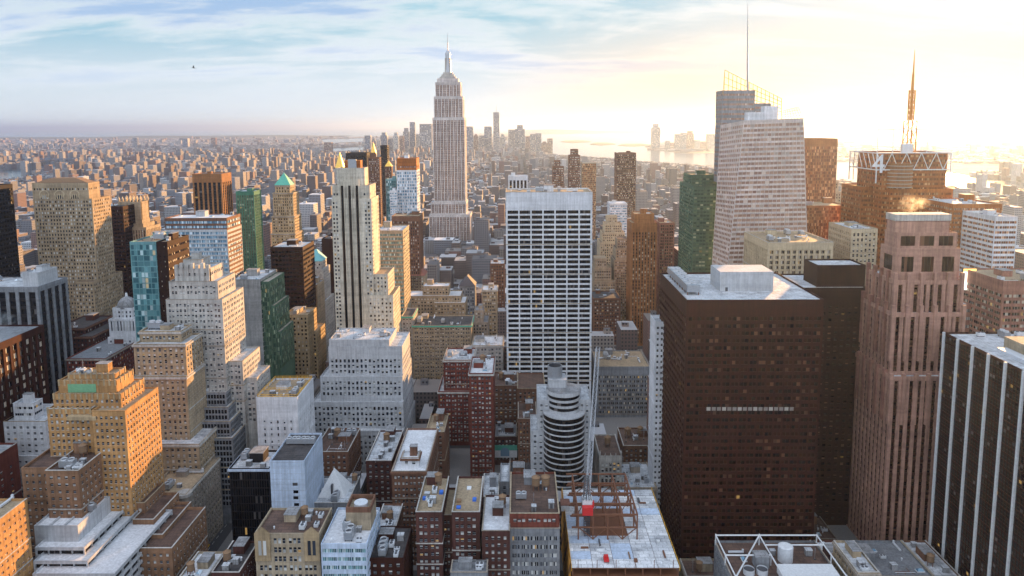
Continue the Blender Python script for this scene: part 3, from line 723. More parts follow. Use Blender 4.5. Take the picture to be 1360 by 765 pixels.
B('apartment_block', 'orange brown brick pair of blocks with roof tanks in front of the orange tower', [(60, 104, 625, 312, 28), (28, 66, 622, 318, 26)], stl('punch', bay=3.4, wh=.42), 'umber', yb=690, near=True, glass='glass_dark', roof='brown', clutter=5)
B('apartment_block', 'dark brown brick block in four steps beside the foot of the orange tower', [(178, 192, 668, 334, 20), (176, 204, 690, 326, 26), (176, 216, 710, 318, 30), (172, 228, 728, 308, 36)], stl('punch', wh=.45), 'umber', yb=765,
  near=True, glass='glass_dark', roof='brown', clutter=1, par=1.4)
crn = B('office_building', 'stone corner building with rounded corner and railed roof deck on the avenue', [(192, 247, 657, 366, 44)], stl('punch', bay=2.9, wh=.6), 'stone', yb=765, near=True, glass='glass_dark', roof='tan', clutter=3, cornice='limestone')
B('office_building', 'long brown brick block with white roof unit behind the stone corner building', [(250, 277, 606, 420, 40, 'punch'), (240, 281, 640, 412, 60)], 'punch', 'brownbrick', yb=720, near=True, glass='glass_dark', roof='pale', clutter=4)
B('apartment_block', 'dark brick block between the tan tower and the stone corner building', [(196, 230, 640, 402, 24)], 'punch', 'darkbrick', yb=670, near=True, glass='glass_dark', roof='grey', clutter=4)

# ================================================================ centre left
slab = B('office_tower', 'blank grey concrete slab tower with green glass saw-tooth flank', [(307, 345, 371, 545, 40)], 'blank', 'concrete', yb=470, near=True, glass='glass_green', st2=stl('curtain', fl=3.8, bay=8), clutter=3)
B('office_tower', 'dark brown box tower with a white striped flank in front of the green pyramid tower', [(359, 402, 328, 640, 36)], stl('office', bay=3.2, wh=.5, lites=1), 'darkbrown', yb=420, glass='glass_black', roof='pale', st2=stl('bands', fl=4.2, wh=.5), clutter=3)
mer = B('office_tower', 'tan stepped tower topped by a bright green copper pyramid', [(365, 385, 246, 812, 15, stl('punch', wh=.6)), (362, 389, 256, 808, 22, stl('punch', bay=2.4, wh=.7)), (360.5, 391, 287, 805, 26, stl('pair')), (360, 392, 310, 800, 32)], 'pair', 'buff', yb=340, glass='glass_warm', clutter=0, roof='tan', cornice='stone')
blp = B('office_tower', 'white tower with a blue-green pyramid roof beside the dark brown box tower', [(407, 427, 347, 744, 20, 'pair'), (405, 429, 358, 740, 28), (405, 432, 400, 735, 36)], stl('dense', bay=2.8), 'limestone', yb=480, glass='glass_dark', clutter=0)
B('office_tower', 'narrow dark chocolate slab squeezed behind the white art deco tower', [(427, 446, 317, 800, 30)], 'blank', 'darkbrown', yb=440, glass='glass_black', roof='dark', clutter=1)
gtw = B('office_building', 'tan office block with rounded corner behind the white yellow railed block', [(377, 409, 418, 600, 26), (405, 421, 440, 612, 26)], stl('punch', wh=.55), 'buff', yb=520, glass='glass_warm', roof='tan', clutter=3)
B('apartment_block', 'slim tan block tucked between the blue-green pyramid tower and the rounded corner block', [(405, 421, 378, 690, 26)], 'punch', 'sand', yb=430, glass='glass_warm', roof='grey', clutter=1)
fif = B('office_tower', 'tall white art deco tower with three black vertical window stripes', [
    (447, 484, 223, 584, 14, stl('blank')), (441, 491, 246, 578, 24, stl('dense', cols=[(.03, .075), (.105, .15), (.83, .875), (.91, .955)], top=6)), (440, 493, 264, 575, 30, stl('dense', cols=[(.03, .075), (.105, .15), (.83, .875), (.91, .955)])),
    (489, 515, 364, 577, 30, 'punch'), (488, 522, 392, 574, 34, 'punch')], 'dense', 'ivory', yb=450, glass='glass_dark', clutter=0, roof='tan')
B('office_tower', 'curved green glass tower with brown flank right of the white art deco tower', [(498, 535, 306, 660, 38)], stl('bands', fl=3.8, wh=.62, lites=6), 'sand', yb=420, glass='glass_teal', roof='pale', st2=stl('bands', fl=3.8, wh=.3), clutter=3)
B('office_tower', 'brown piered tower in front of the white and blue grid tower', [(520, 557, 287, 830, 30)], stl('piers', span='brownbrick', top=6), 'brownbrick', yb=350, glass='glass_dark', roof='tan', clutter=2)
B('office_tower', 'white and blue glass grid tower with brown crown left of the tallest spire', [(527, 553, 210, 1010, 28, stl('piers', top=11, bay=3, span='rust'), 'rust'), (526.6, 553.4, 226, 1009, 29.5)], stl('curtain', bay=3.6, fl=4.4, wh=.72, sub=[(.1, .76)]), 'white', yb=285, glass='glass_blue', clutter=1)
B('office_tower', 'slim aqua glass tower beside the white and blue grid tower', [(512, 526, 238, 1020, 26)], 'curtain', 'teal', yb=300, glass='glass_teal', clutter=1)
B('office_tower', 'plain white slab at the foot of the aqua tower', [(517.5, 527, 253, 1000, 16)], 'bands', 'white', yb=300, glass='glass_blue', clutter=1)
B('office_tower', 'black box tower on the skyline behind the white art deco tower', [(459, 487, 203, 1240, 40)], stl('piers', bay=4, span='black', top=5), 'black', yb=240, glass='glass_black', roof='dark', clutter=0)
B('office_tower', 'tall thin brown apartment tower rising beside the gold topped spires', [(489, 504, 209, 1120, 20), (491, 498, 203, 1124, 10, 'blank')], 'dense', 'brownbrick', yb=300, glass='glass_dark', roof='brown', clutter=0)
B('office_tower', 'narrow black tower between the two gold topped spires', [(505, 514, 193, 1500, 24)], 'office', 'black', yb=240, glass='glass_black', roof='dark', clutter=0)
red = B('office_building', 'stone block with a red tiled pyramid roof near the foot of the tallest spire', [(541, 564, 366, 830, 24)], stl('pair', wh=.5), 'sand', yb=395, glass='glass_dark', clutter=0)
gth = B('office_building', 'small grey gothic gabled block beyond the pale crenellated block', [(610, 631, 380, 800, 20)], 'pair', 'grey', yb=430, glass='glass_dark', clutter=0)
B('office_building', 'pale concrete office block with several flat roof levels', [(561, 596, 380, 728, 18), (541, 612, 393, 722, 26), (576, 618, 402, 716, 30)], stl('punch', wh=.45), 'sand', yb=435, glass='glass_dark', roof='white', clutter=3)
B('office_building', 'wide tan office block with a teal strip along its cornice', [(548, 626, 432, 612, 34), (533, 548, 420, 616, 30, 'punch', 'limestone')], stl('pair', bay=4.4), 'sand', yb=520, near=True, glass='glass_warm', roof='dark', clutter=5, cornice='copper_green')
B('office_building', 'broad pale grey stepped block with deep square windows and a mechanical crown', [
    (437, 517, 451, 494, 30, stl('gridw', top=13)), (436, 534, 460, 492, 36, stl('gridw', top=9)), (425, 534.6, 500, 488, 42), (414, 535.4, 534, 484, 48), (434, 536, 572, 478, 56)],
  'gridw', 'palegrey', yb=640, near=True, glass='glass_dark', roof='pale', clutter=8, frame='frame_dark')
wyl = B('office_building', 'white sparsely windowed block with a yellow railed roof', [(340, 395, 528, 420, 34)], stl('few', top=14, bay=4.4, fl=4.2, wh=.5), 'white', yb=625, near=True, glass='glass_dark', roof='tan', clutter=5)
cub = B('office_building', 'ice blue panelled cube with a few dark windows', [(358, 404, 612, 352, 34)], stl('blank'), 'bluewhite', yb=710, near=True, glass='glass_black', roof='dark', clutter=0)
B('office_building', 'low dark glass hall with a pale roof edge left of the ice blue cube', [(304, 357, 622, 366, 22)], stl('curtain', top=2.2, bay=2.6, fl=4.6, wh=.9), 'black', yb=720, near=True, glass='glass_black', roof='pale', clutter=3, frame='frame_dark', cornice='bluewhite')
pyr = B('office_building', 'dark building carrying a smooth white pyramid', [(410, 462, 668, 366, 30)], 'punch', 'grey', yb=700, near=True, glass='glass_dark', roof='pale', clutter=3)
B('apartment_block', 'brown brick block with water tank and white ducts behind the white pyramid', [(416, 462, 600, 430, 36)], 'punch', 'brownbrick', yb=660, near=True, glass='glass_dark', roof='brown', clutter=8)
goth = B('apartment_block', 'buff gothic fronted block with gabled parapet at the bottom edge', [(338, 424, 709, 300, 22)], stl('triple', fl=4.4, wh=.62, top=1.4, bay=6.4), 'sand', yb=765, near=True, glass='glass_dark', roof='brown', clutter=3)
wbl = B('office_building', 'white building with blue glass bands and a tan tank house at the bottom edge', [(426, 487, 722, 294, 30)], stl('bands', fl=4.0, wh=.48, top=1.6, lites=8), 'bluewhite', yb=765, near=True, glass='glass_teal', roof='white', clutter=2)
B('apartment_block', 'dark brick block behind the tan tank house', [(486, 520, 612, 412, 44)], 'punch', 'darkbrick', yb=720, near=True, glass='glass_dark', roof='pale', clutter=5)
B('apartment_block', 'brown brick block with bright white roof and white framed penthouse', [(533, 556, 608, 376, 9, stl('punch', bay=5, wh=.45, fl=4.2, top=1.1), 'white'), (520, 566, 626, 370, 56)], stl('pair', bay=4.2, wh=.5), 'brownbrick', yb=765, near=True, glass='glass_dark', roof='white', clutter=5, cornice='brownbrick')
hsh = B('apartment_block', 'dark brick apartment block with roof terraces either side of a light well', [(552, 587, 680, 312, 34), (600, 637, 680, 312, 34), (586, 601, 684, 320, 26)], stl('pair', bay=6.2), 'darkbrick', yb=765, near=True, glass='glass_dark', roof='tan', clutter=3)
B('apartment_block', 'narrow low dark brick block at the bottom edge with tar roofs', [(490, 536, 741, 300, 26)], 'punch', 'maroon', yb=765, near=True, glass='glass_dark', roof='dark', clutter=3)
B('apartment_block', 'pale roofed brick block tucked behind the low dark brick one', [(494, 522, 712, 326, 30)], 'punch', 'brownbrick', yb=745, near=True, glass='glass_dark', roof='pale', clutter=3)
B('apartment_block', 'red brick stepped tower block with white string courses', [(589, 629, 478, 524, 30), (582, 632, 520, 520, 36)], stl('pair', bay=4.6), 'redbrick', yb=590, near=True, glass='glass_dark', roof='pale', clutter=3, cornice='limestone')
B('apartment_block', 'dark red brick tower block left of the teal crowned building', [(623, 655, 496, 470, 36)], stl('pair', bay=4.4), 'redbrick', yb=640, near=True, glass='glass_dark', roof='white', clutter=4, cornice='limestone')
B('apartment_block', 'plum brick block with a white topped lift house in front of the red brick towers', [(565, 590, 574, 440, 30)], 'punch', 'brownbrick', yb=660, near=True, glass='glass_warm', roof='tan', clutter=3)

# ================================================================ centre right
gra = B('office_tower', 'huge white grid slab of black windows with a blank white crown', [(671.5, 787, 255, 560, 36)], stl('grace', top=14.2), 'white', yb=520, near=True, glass='glass_black', roof='tan', st2=stl('grace', top=14.2), clutter=6, frame='frame_dark')
B('office_building', 'grey ribbed office block with a blank top storey right of the white grid slab', [(793, 863, 487, 572, 44)], stl('bigpier', bay=3.6, fl=3.8, top=7.5, span='grey', wh=.5, r=.6), 'grey', yb=585, near=True, glass='glass_warm', roof='tan', clutter=8)
B('office_tower', 'thin white tower with a blank side, left of the maroon box tower', [(870.5, 883, 428, 424, 17)], stl('punch', bay=2.6, sub=[(.25, .5)], fl=3.6, wh=.45, edge=.4), 'white', yb=690, near=True, glass='glass_black', roof='pale', sides='', clutter=1)
B('apartment_block', 'brown brick block with arched roof light behind the round fronted tower', [(655, 688, 512, 520, 30), (687, 724, 516, 512, 34)], 'punch', 'brownbrick', yb=590, near=True, glass='glass_dark', roof='brown', clutter=4)
B('apartment_block', 'dark brick block with teal crown and white arched window', [(655, 686, 580, 488, 24)], 'dense', 'darkbrick', yb=680, near=True, glass='glass_dark', roof='grey', clutter=3)
B('apartment_block', 'tan brick block between the teal crowned block and the round fronted tower', [(688, 713, 556, 470, 30)], 'dense', 'brownbrick', yb=660, near=True, glass='glass_warm', roof='brown', clutter=3)
wg = B('apartment_block', 'narrow white gothic block with pinnacles beside the round fronted tower', [(796, 826, 606, 424, 32)], stl('piers', bay=2.6, sub=[(.2, .6)], span='limestone', wh=.66, top=4), 'limestone', yb=665, near=True, glass='glass_dark', roof='brown', clutter=0)
B('apartment_block', 'brown roofed low block with tan water tanks beside the thin white tower', [(828, 868, 592, 470, 30)], 'punch', 'brownbrick', yb=640, near=True, glass='glass_dark', roof='brown', clutter=3)
B('apartment_block', 'pale cornice block with blue tarpaulins on its terrace right of the white gothic block', [(828, 872, 648, 418, 34)], 'punch', 'stone', yb=670, near=True, glass='glass_dark', roof='pale', clutter=4, cornice='stone')
btk = B('apartment_block', 'red brick top storeys over a grey framed loft block with two water tanks', [(677, 743, 682, 312, 40, stl('triple', fl=4.2, wh=.4, top=1.6), 'redbrick'), (676.6, 743.4, 702, 311, 41.5)], stl('office', bay=4.8, fl=4.3, wh=.5, sub=[(.12, .76)], lites=4), 'grey', yb=765, near=True, glass='glass_dark', roof='brown', clutter=4)
B('apartment_block', 'small red brick block with a frosted white roof and one water tank', [(640, 677, 705, 306, 32)], 'punch', 'darkbrick', yb=765, near=True, glass='glass_dark', roof='white', clutter=3)
B('apartment_block', 'jumble of low grey roofs behind the small red brick block', [(640, 662, 660, 360, 26), (664, 676, 640, 372, 22)], 'punch', 'grey', yb=690, near=True, glass='glass_dark', roof='pale', clutter=5)
B('apartment_block', 'low brown block with gabled roofs below the round fronted tower', [(676, 712, 648, 392, 34)], 'punch', 'brownbrick', yb=680, near=True, glass='glass_dark', roof='dark', clutter=5)
dbx = B('office_tower', 'massive dark maroon box tower with a pale roof and cooling units', [(912, 1095, 398, 366, 70)], stl('office', bay=4.6, fl=4.0, wh=.52, sub=[(.10, .80)], lites=2, top=8.5, r=.5), 'maroon', yb=765, near=True, glass='glass_bronze', roof='pale', clutter=0, frame='frame_dark')
B('office_tower', 'dark brown tower with blunt corners and a stepped penthouse beside the maroon box', [(1086, 1150, 352, 416, 20, 'blank'), (1064, 1153, 382, 410, 40)], stl('office', bay=3.6, wh=.42, lites=1, top=10, sub=[(.25, .5)]), 'darkbrown', yb=720, near=True, glass='glass_bronze', roof='pale', clutter=0, frame='frame_dark')
B('office_building', 'cream block of tall narrow openings with white roof units beside the crystal tower', [(1020, 1107, 322, 560, 60)], stl('bigpier', bay=4.5, sub=[(.2, .6)], span='cream', top=6, fl=4.2, r=1.2), 'cream', yb=360, near=True, glass='glass_warm', roof='tan', clutter=7)
grn = B('office_tower', 'dark green glass tower in two heights left of the crystal tower', [(918, 953, 232, 712, 34), (921, 953, 247, 700, 60)], stl('office', bay=3.4, fl=3.6, wh=.5, lites=1), 'green', yb=370, glass='glass_green', roof='tan', clutter=2)
B('office_tower', 'copper coloured piered tower standing alone right of the white grid slab', [(843, 869, 284, 772, 24, 'blank'), (839, 873, 296, 766, 34)], stl('piers', bay=3.2, top=10, span='brownbrick', wh=.55), 'copper', yb=425, glass='glass_warm', roof='tan', clutter=1)
B('office_tower', 'brown apartment tower with a curved pale top on the skyline', [(819, 845, 203, 1320, 30)], stl('bands', fl=4.2, wh=.5), 'brownbrick', yb=290, glass='glass_warm', roof='tan', clutter=1)
B('office_tower', 'dark brown stepped tower on the skyline above the white grid slab', [(758, 768, 198, 1524, 16), (755.5, 770.5, 206, 1520, 24)], stl('bands', fl=5, wh=.4), 'brownbrick', yb=250, glass='glass_dark', roof='brown', clutter=0)
B('office_tower', 'lower brown stepped tower left of the dark skyline one', [(736, 744, 213, 1522, 14), (734, 749, 221, 1518, 24)], stl('bands', fl=5, wh=.4), 'brownbrick', yb=250, glass='glass_dark', roof='brown', clutter=0)
B('office_tower', 'golden glass tower with a pale cap behind the white grid slab', [(773, 792, 216, 1340, 26)], 'curtain', 'sand', yb=270, glass='glass_orange', roof='white', clutter=0)
B('office_building', 'black and white striped block peeping over the white grid slab', [(675, 701, 234, 1020, 30)], stl('piers', bay=5, sub=[(.2, .6)], span='black', top=6), 'white', yb=250, glass='glass_black', roof='pale', clutter=1)
B('office_building', 'cream wedding cake block of many setbacks left of the copper tower', [(806, 820, 287, 922, 14), (803, 826, 297, 916, 22), (800, 830, 309, 910, 28), (797, 833, 322, 904, 36)], 'dense', 'cream', yb=390, glass='glass_warm', roof='tan', clutter=0)
B('office_building', 'white ribbed office block beyond the wedding cake block', [(810, 833, 270, 1040, 30)], 'bands', 'white', yb=320, glass='glass_blue', roof='white', clutter=1)
B('office_building', 'pale stepped block with tall pilasters beside the white grid slab', [(790, 806, 343, 846, 22), (789, 812, 356, 840, 30), (788, 818, 374, 834, 36)], stl('piers', span='limestone'), 'sand', yb=395, glass='glass_warm', roof='tan', clutter=0)
B('office_building', 'brown stepped block right behind the pale pilastered one', [(820, 834, 317, 858, 22), (818, 836, 330, 852, 30), (816, 839, 345, 846, 36)], 'dense', 'sand', yb=390, glass='glass_dark', roof='brown', clutter=0)
B('office_building', 'brown stone block with glazed rooftop facing the bare park trees', [(788, 824, 396, 770, 36)], stl('pair', wh=.5), 'brownbrick', yb=440, glass='glass_dark', roof='dark', clutter=4, cornice='brownbrick')
B('office_building', 'tan grid tower block just right of the copper tower', [(876, 896, 296, 800, 30)], stl('pair', wh=.55), 'pink', yb=400, glass='glass_warm', roof='tan', clutter=2)
# ================================================================ right
B('office_tower', 'tall orange curtain wall slab behind the crystal tower', [(1060, 1113, 184, 820, 40)], stl('curtain', bay=3.0, fl=3.6, top=9), 'copper', yb=275, glass='glass_orange', roof='tan', clutter=0)
B('office_tower', 'cream crowned apartment tower in front of the orange slab', [(1088, 1114, 241, 868, 20, 'punch'), (1084, 1118, 255, 860, 28), (1081, 1121, 268, 856, 34)], 'punch', 'cream', yb=285, glass='glass_warm', roof='tan', clutter=0)
B('office_tower', 'lower orange glass block behind the cream narrow opening block', [(1072, 1127, 273, 720, 44)], stl('curtain', bay=2.4, fl=3.2), 'copper', yb=330, glass='glass_orange', roof='tan', clutter=2)
B('office_building', 'cream grid block left of the pink stone tower', [(1131, 1166, 304, 590, 44)], stl('gridw', bay=3.4, fl=4.4), 'cream', yb=390, near=True, glass='glass_warm', roof='pale', clutter=3)
B('office_tower', 'rust orange glass tower right of the pink stone tower', [(1266, 1331, 271, 580, 50)], stl('bands', fl=3.7, wh=.5, lites=6), 'rust', yb=400, near=True, glass='glass_orange', roof='pale', clutter=3)
B('office_tower', 'white striped tower at the right side beside the rust orange one', [(1322, 1352, 288, 540, 40)], stl('bands', fl=3.9, wh=.5, lites=3), 'white', yb=400, near=True, glass='glass_orange', roof='pale', clutter=2)
B('office_tower', 'brown block tower cut by the right edge above the white striped black tower', [(1333, 1420, 373, 440, 40)], stl('office', bay=6, top=8), 'pink', yb=450, near=True, glass='glass_warm', roof='tan', clutter=2)
low = B('office_building', 'low pale banded building carrying a lit advertising screen', [(1276, 1331, 404, 470, 30)], stl('bands', fl=5.5, wh=.4, top=2, lites=12), 'pink', yb=450, near=True, glass='glass_dark', roof='white', clutter=2)
B('apartment_block', 'low brown block in the dark gap beside the foot of the pink stone tower', [(1084, 1112, 716, 386, 26)], 'punch', 'umber', yb=765, near=True, glass='glass_dark', roof='brown', clutter=3)
B('apartment_block', 'cream mid-rise with a white cornice just left of the white grid slab', [(640, 660, 385, 700, 24)], stl('pair', bay=4.4), 'sand', yb=430, glass='glass_dark', roof='white', clutter=2, cornice='limestone')
B('apartment_block', 'grey brown mid-rise squeezed against the left edge of the white grid slab', [(651, 670, 350, 800, 26)], 'punch', 'brownbrick', yb=400, glass='glass_dark', roof='pale', clutter=2)
B('apartment_block', 'tan stepped mid-rise between the wide tan block and the white grid slab', [(630, 642, 412, 664, 18), (627, 648, 428, 660, 28)], 'dense', 'stone', yb=470, glass='glass_dark', roof='grey', clutter=2)
B('apartment_block', 'pale ornate block with arched top storey in front of the white grid slab', [(627, 668, 459, 590, 30)], 'pair', 'limestone', yb=500, near=True, glass='glass_dark', roof='white', clutter=5, cornice='limestone')
# ================================================================ towers with shapes of their own
class Bil:
    """facade on any four corners (bottom-left, bottom-right, top-right, top-left seen from outside)"""
    def __init__(s, a, b, c, d):
        s.p = [np.array(tuple(v), float) for v in (a, b, c, d)]
        s.W = float(np.linalg.norm(s.p[1] - s.p[0]) + np.linalg.norm(s.p[2] - s.p[3])) / 2
        s.H = float(np.linalg.norm(s.p[3] - s.p[0]) + np.linalg.norm(s.p[2] - s.p[1])) / 2
        n = np.cross(s.p[1] - s.p[0], s.p[3] - s.p[0]); s.n = n / np.linalg.norm(n)
    def __call__(s, u, w, v):
        a, b = (u / s.W)[..., None], (v / s.H)[..., None]
        return (1 - a) * (1 - b) * s.p[0] + a * (1 - b) * s.p[1] + a * b * s.p[2] + (1 - a) * b * s.p[3] + w[..., None] * s.n
_map0 = _map
def _map(O, U, N, u, w, v):
    return O(u, w, v) if callable(O) else _map0(O, U, N, u, w, v)
def skin(acc, pan, a, b, c, d, st, wall, zmin=-1):
    q = Bil(a, b, c, d); facade(acc, pan, q, None, None, q.W, 0.0, q.H, st, wall, zmin)
def hero_rect(x0, x1, y0, y1, yb): HERO.append((x0, x1, y0, y1, yb))

# ---- the tallest stone tower with its mast
YE = 1330
esb = B('skyscraper', 'tallest stone tower with tapering setbacks and a needle mast, standing alone mid-skyline', [
    (580.5, 608.5, 104, YE + 14, 22, stl('blank')), (578, 611.5, 109, YE + 9, 32), (576, 614.5, 128, YE + 5, 38), (574.3, 616.8, 156, YE, 46), (572, 619, 268, YE - 5, 52), (569.5, 624.5, 285, YE - 9, 58)],
    stl('piers', bay=6.6, sub=[(.16, .26), (.56, .26)], span='brownbrick', fl=4.2, wh=.5, r=1.1, rs=.7, top=5), 'esb', yb=318, glass='glass_pink', roof='pale', clutter=0, par=.6)
a = Acc(); tb = tiers_of(esb)[0]; cx, cy, zt = (tb[0] + tb[1]) / 2, (tb[2] + tb[3]) / 2, tb[5]
for k, (s, h) in enumerate(((15, 4), (12, 8), (9, 12))): a.box(cx - s, cx + s, cy - s * .7, cy + s * .7, zt + (0, 4, 8)[k] + .01, zt + h, 'limestone')
z0 = zt + 12
ztop = at(594, 67, YE + 25).z
a.cyl(cx, cy, z0, ztop - 9, 6.4, 4.6, 'metal', 14)
for q in range(4):
    an = math.pi / 4 + q * math.pi / 2; a.box(cx + 5.2 * math.cos(an) - 1.5, cx + 5.2 * math.cos(an) + 1.5, cy + 5.2 * math.sin(an) - 1.5, cy + 5.2 * math.sin(an) + 1.5, z0, ztop - 14, 'limestone')
a.cyl(cx, cy, ztop - 9, ztop - 5, 5.4, 5.0, 'metal', 14); a.cyl(cx, cy, ztop - 5, ztop, 4.4, 1.8, 'metal', 14)
part('mast', a, esb)
a = Acc(); zz2 = at(594, 44, YE + 25).z; a.cyl(cx, cy, ztop, ztop + 14, 1.3, 1.0, 'metal', 8); a.cyl(cx, cy, ztop + 14, zz2, .7, .25, 'metal', 6); part('antenna', a, esb)

# ---- crystal tower
YB = 640
def P(x, y, Y): return at(x, y, Y)
def toz(p, q, z):   # extend the line q->p down to height z
    t = (z - q.z) / (p.z - q.z); return q + (p - q) * t
bo = thing('skyscraper', 'pale faceted crystal tower with glass lattice sails and a thin spire on its roof', 'office tower', (tuple(P(1010, 340, YB + 25).xy) + (0,)))
fl_, fr_ = P(988, 160, YB), P(1067.5, 157, YB)
gl_, gr_ = toz(P(967, 345, YB), fl_, 0), toz(P(1073, 345, YB), fr_, 0)
ll_, lg_ = P(957, 166, YB + 46), None
lg_ = toz(P(946, 345, YB + 46), ll_, 0)
acc, pan, rf = Acc(), [], Acc()
cst = stl('bands', fl=4.3, wh=.58, bay=4.3, sub=[(.03, .94)], lites=1, top=3.0, r=.35, edge=.6)
zv = P(1010, 372, YB).z
skin(acc, pan, gl_, gr_, fr_, fl_, cst, 'crystal', zv)
skin(acc, pan, lg_, gl_, fl_, ll_, cst, 'crystal', zv)
br_ = fr_ + Vector((4, 50, 0)); bg = gr_ + Vector((4, 50, 0)); bl_ = ll_ + Vector((6, 6, 0)); blg = lg_ + Vector((6, 6, 0))
skin(acc, pan, gr_, bg, br_, fr_, cst, 'crystal', zv); acc.quad(bg, blg, bl_, br_, 'white')
rf.poly([fl_, fr_, br_, bl_, ll_], 'roof_pale')
# rear block, darker, under the tall sail
r0, r1 = P(959.5, 121, YB + 47), P(1003, 121, YB + 47); r2 = P(1024, 138, YB + 47)
rst = stl('bands', fl=4.6, wh=.4, lites=5, top=2)
for q in ((r0.x, r1.x, r0.y, r0.y + 22, fl_.z - 60, r0.z), (r1.x + .01, r2.x, r0.y + .5, r0.y + 21, fl_.z - 60, r2.z)):
    tier_walls(acc, pan, rf, *q, rst, 'grey', 'roof_grey', 0, .6)
part('wall', acc, bo); part('roof', rf, bo); build_windows(bo, pan, 'glass_pink', False)
sg_, t_, p_ = _mat('sail_glass'); t_.nodes.remove(p_)
tr_ = t_.nodes.new('ShaderNodeBsdfTransparent'); tl_ = t_.nodes.new('ShaderNodeBsdfTranslucent'); tl_.inputs[0].default_value = (.95, .78, .40, 1); mx_ = t_.nodes.new('ShaderNodeMixShader'); mx_.inputs[0].default_value = .18
t_.links.new(tr_.outputs[0], mx_.inputs[1]); t_.links.new(tl_.outputs[0], mx_.inputs[2]); t_.links.new(mx_.outputs[0], t_.nodes['Material Output'].inputs[0]); MATS['sail_glass'] = sg_
def lattice(name, quad, nu, nv, r, mat, parent, cut=None):
    a = Acc(); q = [Vector(p) for p in quad]; a.quad(*[p + Vector((0, .3, 0)) for p in q], 'sail_glass')
    f = lambda u, v: q[0].lerp(q[1], u).lerp(q[3].lerp(q[2], u), v)
    for i in range(nu + 1): a.tube(f(i / nu, 0), f(i / nu, 1), r, mat, 4)
    for j in range(nv + 1): a.tube(f(0, j / nv), f(1, j / nv), r, mat, 4)
    return part(name, a, parent)
lattice('sail', [P(960, 166, YB + 70), P(1038, 166, YB + 70), P(1038, 131, YB + 70), P(962.5, 93, YB + 70)], 14, 8, .3, 'yellow_paint', bo)
lattice('sail', [P(960, 125, YB + 46), P(960, 125, YB + 70), P(962.5, 93, YB + 70), P(962.5, 95, YB + 46)], 5, 8, .2, 'yellow_paint', bo)
lattice('sail', [P(1039, 158, YB + 6), P(1067.5, 157, YB + 2), P(1060, 142, YB + 4), P(1040, 147, YB + 6)], 7, 4, .18, 'yellow_paint', bo)
a = Acc()
for (xa, xb, ya, yb_, d) in ((993, 1016, 149, 159, 8), (1015, 1033, 141, 159, 14)):
    p, q = P(xa, ya, YB + d), P(xb, yb_, YB + d); a.box(p.x, q.x, p.y, p.y + 9, fl_.z + .01, p.z, 'white')
part('plant_room', a, bo)
a = Acc(); b0, b1 = P(993, 130, YB + 62), P(993, 2, YB + 62)
a.tube(b0, b0.lerp(b1, .45), 1.1, 'metal', 8, .9); a.tube(b0.lerp(b1, .45), b1, .8, 'metal', 6, .12)
for k in range(14): c = b0.lerp(b1, k / 16); a.cyl(c.x, c.y, c.z, c.z + .5, 1.5 - k * .06, 1.5 - k * .06, 'metal', 8)
part('spire', a, bo)
hero_rect(min(lg_.x, gl_.x), gr_.x, YB, YB + 60, 345)

flatm('mast_orange', (.62, .24, .03), .5)
# ---- tower with a broad frame crown, drum and lattice antenna
YC = 640
cn = B('skyscraper', 'dark orange tower with a frame crown, corner drum, large numeral and lattice antenna', [(1174, 1259, 203, YC, 48, stl('bands', fl=4.2, wh=.5, lites=5, top=1)), (1182, 1266, 251, YC - 6, 50), (1144, 1200, 248, YC + 18, 40)],
    stl('bands', fl=4.2, wh=.5, lites=6), 'rust', yb=330, glass='glass_orange', roof='brown', clutter=0)
tb = tiers_of(cn)[0]; x0, x1, y0, y1, _, zt = tb
a = Acc(); dc = P(1196, 217, YC); db = P(1196, 249, YC)
a.cyl(dc.x, YC + 3, db.z, dc.z, 11.5, 11.5, 'wall_copper', 24)
for k in range(7): a.cyl(dc.x, YC + 3, db.z + k * 3.2 + .3, db.z + k * 3.2 + .8, 11.8, 11.8, 'metal', 24, False)
part('drum', a, cn)
a = Acc()
for (xa, ya) in ((x0 - 7, y0 - 2), (x1 + 2, y0 - 2), (x0 - 7, y1 + 2), (x1 + 2, y1 + 2)):
    a.tube((xa, ya, zt - 26), (xa, ya, zt + 1), .6, 'frame_white', 5)
for z in (zt - 14, zt + 1):
    for (p, q) in (((x0 - 7, y0 - 2), (x1 + 2, y0 - 2)), ((x0 - 7, y0 - 2), (x0 - 7, y1 + 2)), ((x1 + 2, y0 - 2), (x1 + 2, y1 + 2)), ((x0 - 7, y1 + 2), (x1 + 2, y1 + 2))):
        a.tube(p + (z,), q + (z,), .55, 'frame_white', 5)
for k in range(10):
    u0, u1 = x0 - 7 + (x1 - x0 + 9) * k / 10, x0 - 7 + (x1 - x0 + 9) * (k + 1) / 10
    a.tube((u0, y0 - 2, zt - 14), (u0, y0 - 2, zt + 1), .3, 'steel_rust', 4)
    a.tube((u0, y0 - 2, zt - 14 if k % 2 else zt + 1), (u1, y0 - 2, zt + 1 if k % 2 else zt - 14), .35, 'frame_white', 4)
for k in range(6):
    v = y0 - 2 + (y1 - y0 + 4) * k / 6; w = y0 - 2 + (y1 - y0 + 4) * (k + 1) / 6
    a.tube((x0 - 7, v, zt - 26), (x0 - 7, v, zt + 1), .3, 'steel_rust', 4); a.tube((x0 - 7, v, zt - 14), (x0 - 7, w, zt + 1), .35, 'frame_white', 4)
part('crown_frame', a, cn)
a = Acc(); c0 = P(1207, 199, YC + 24); cxx, cyy = c0.x, YC + 24
zA, zB = P(1207, 172, YC + 24).z, P(1207, 160, YC + 24).z
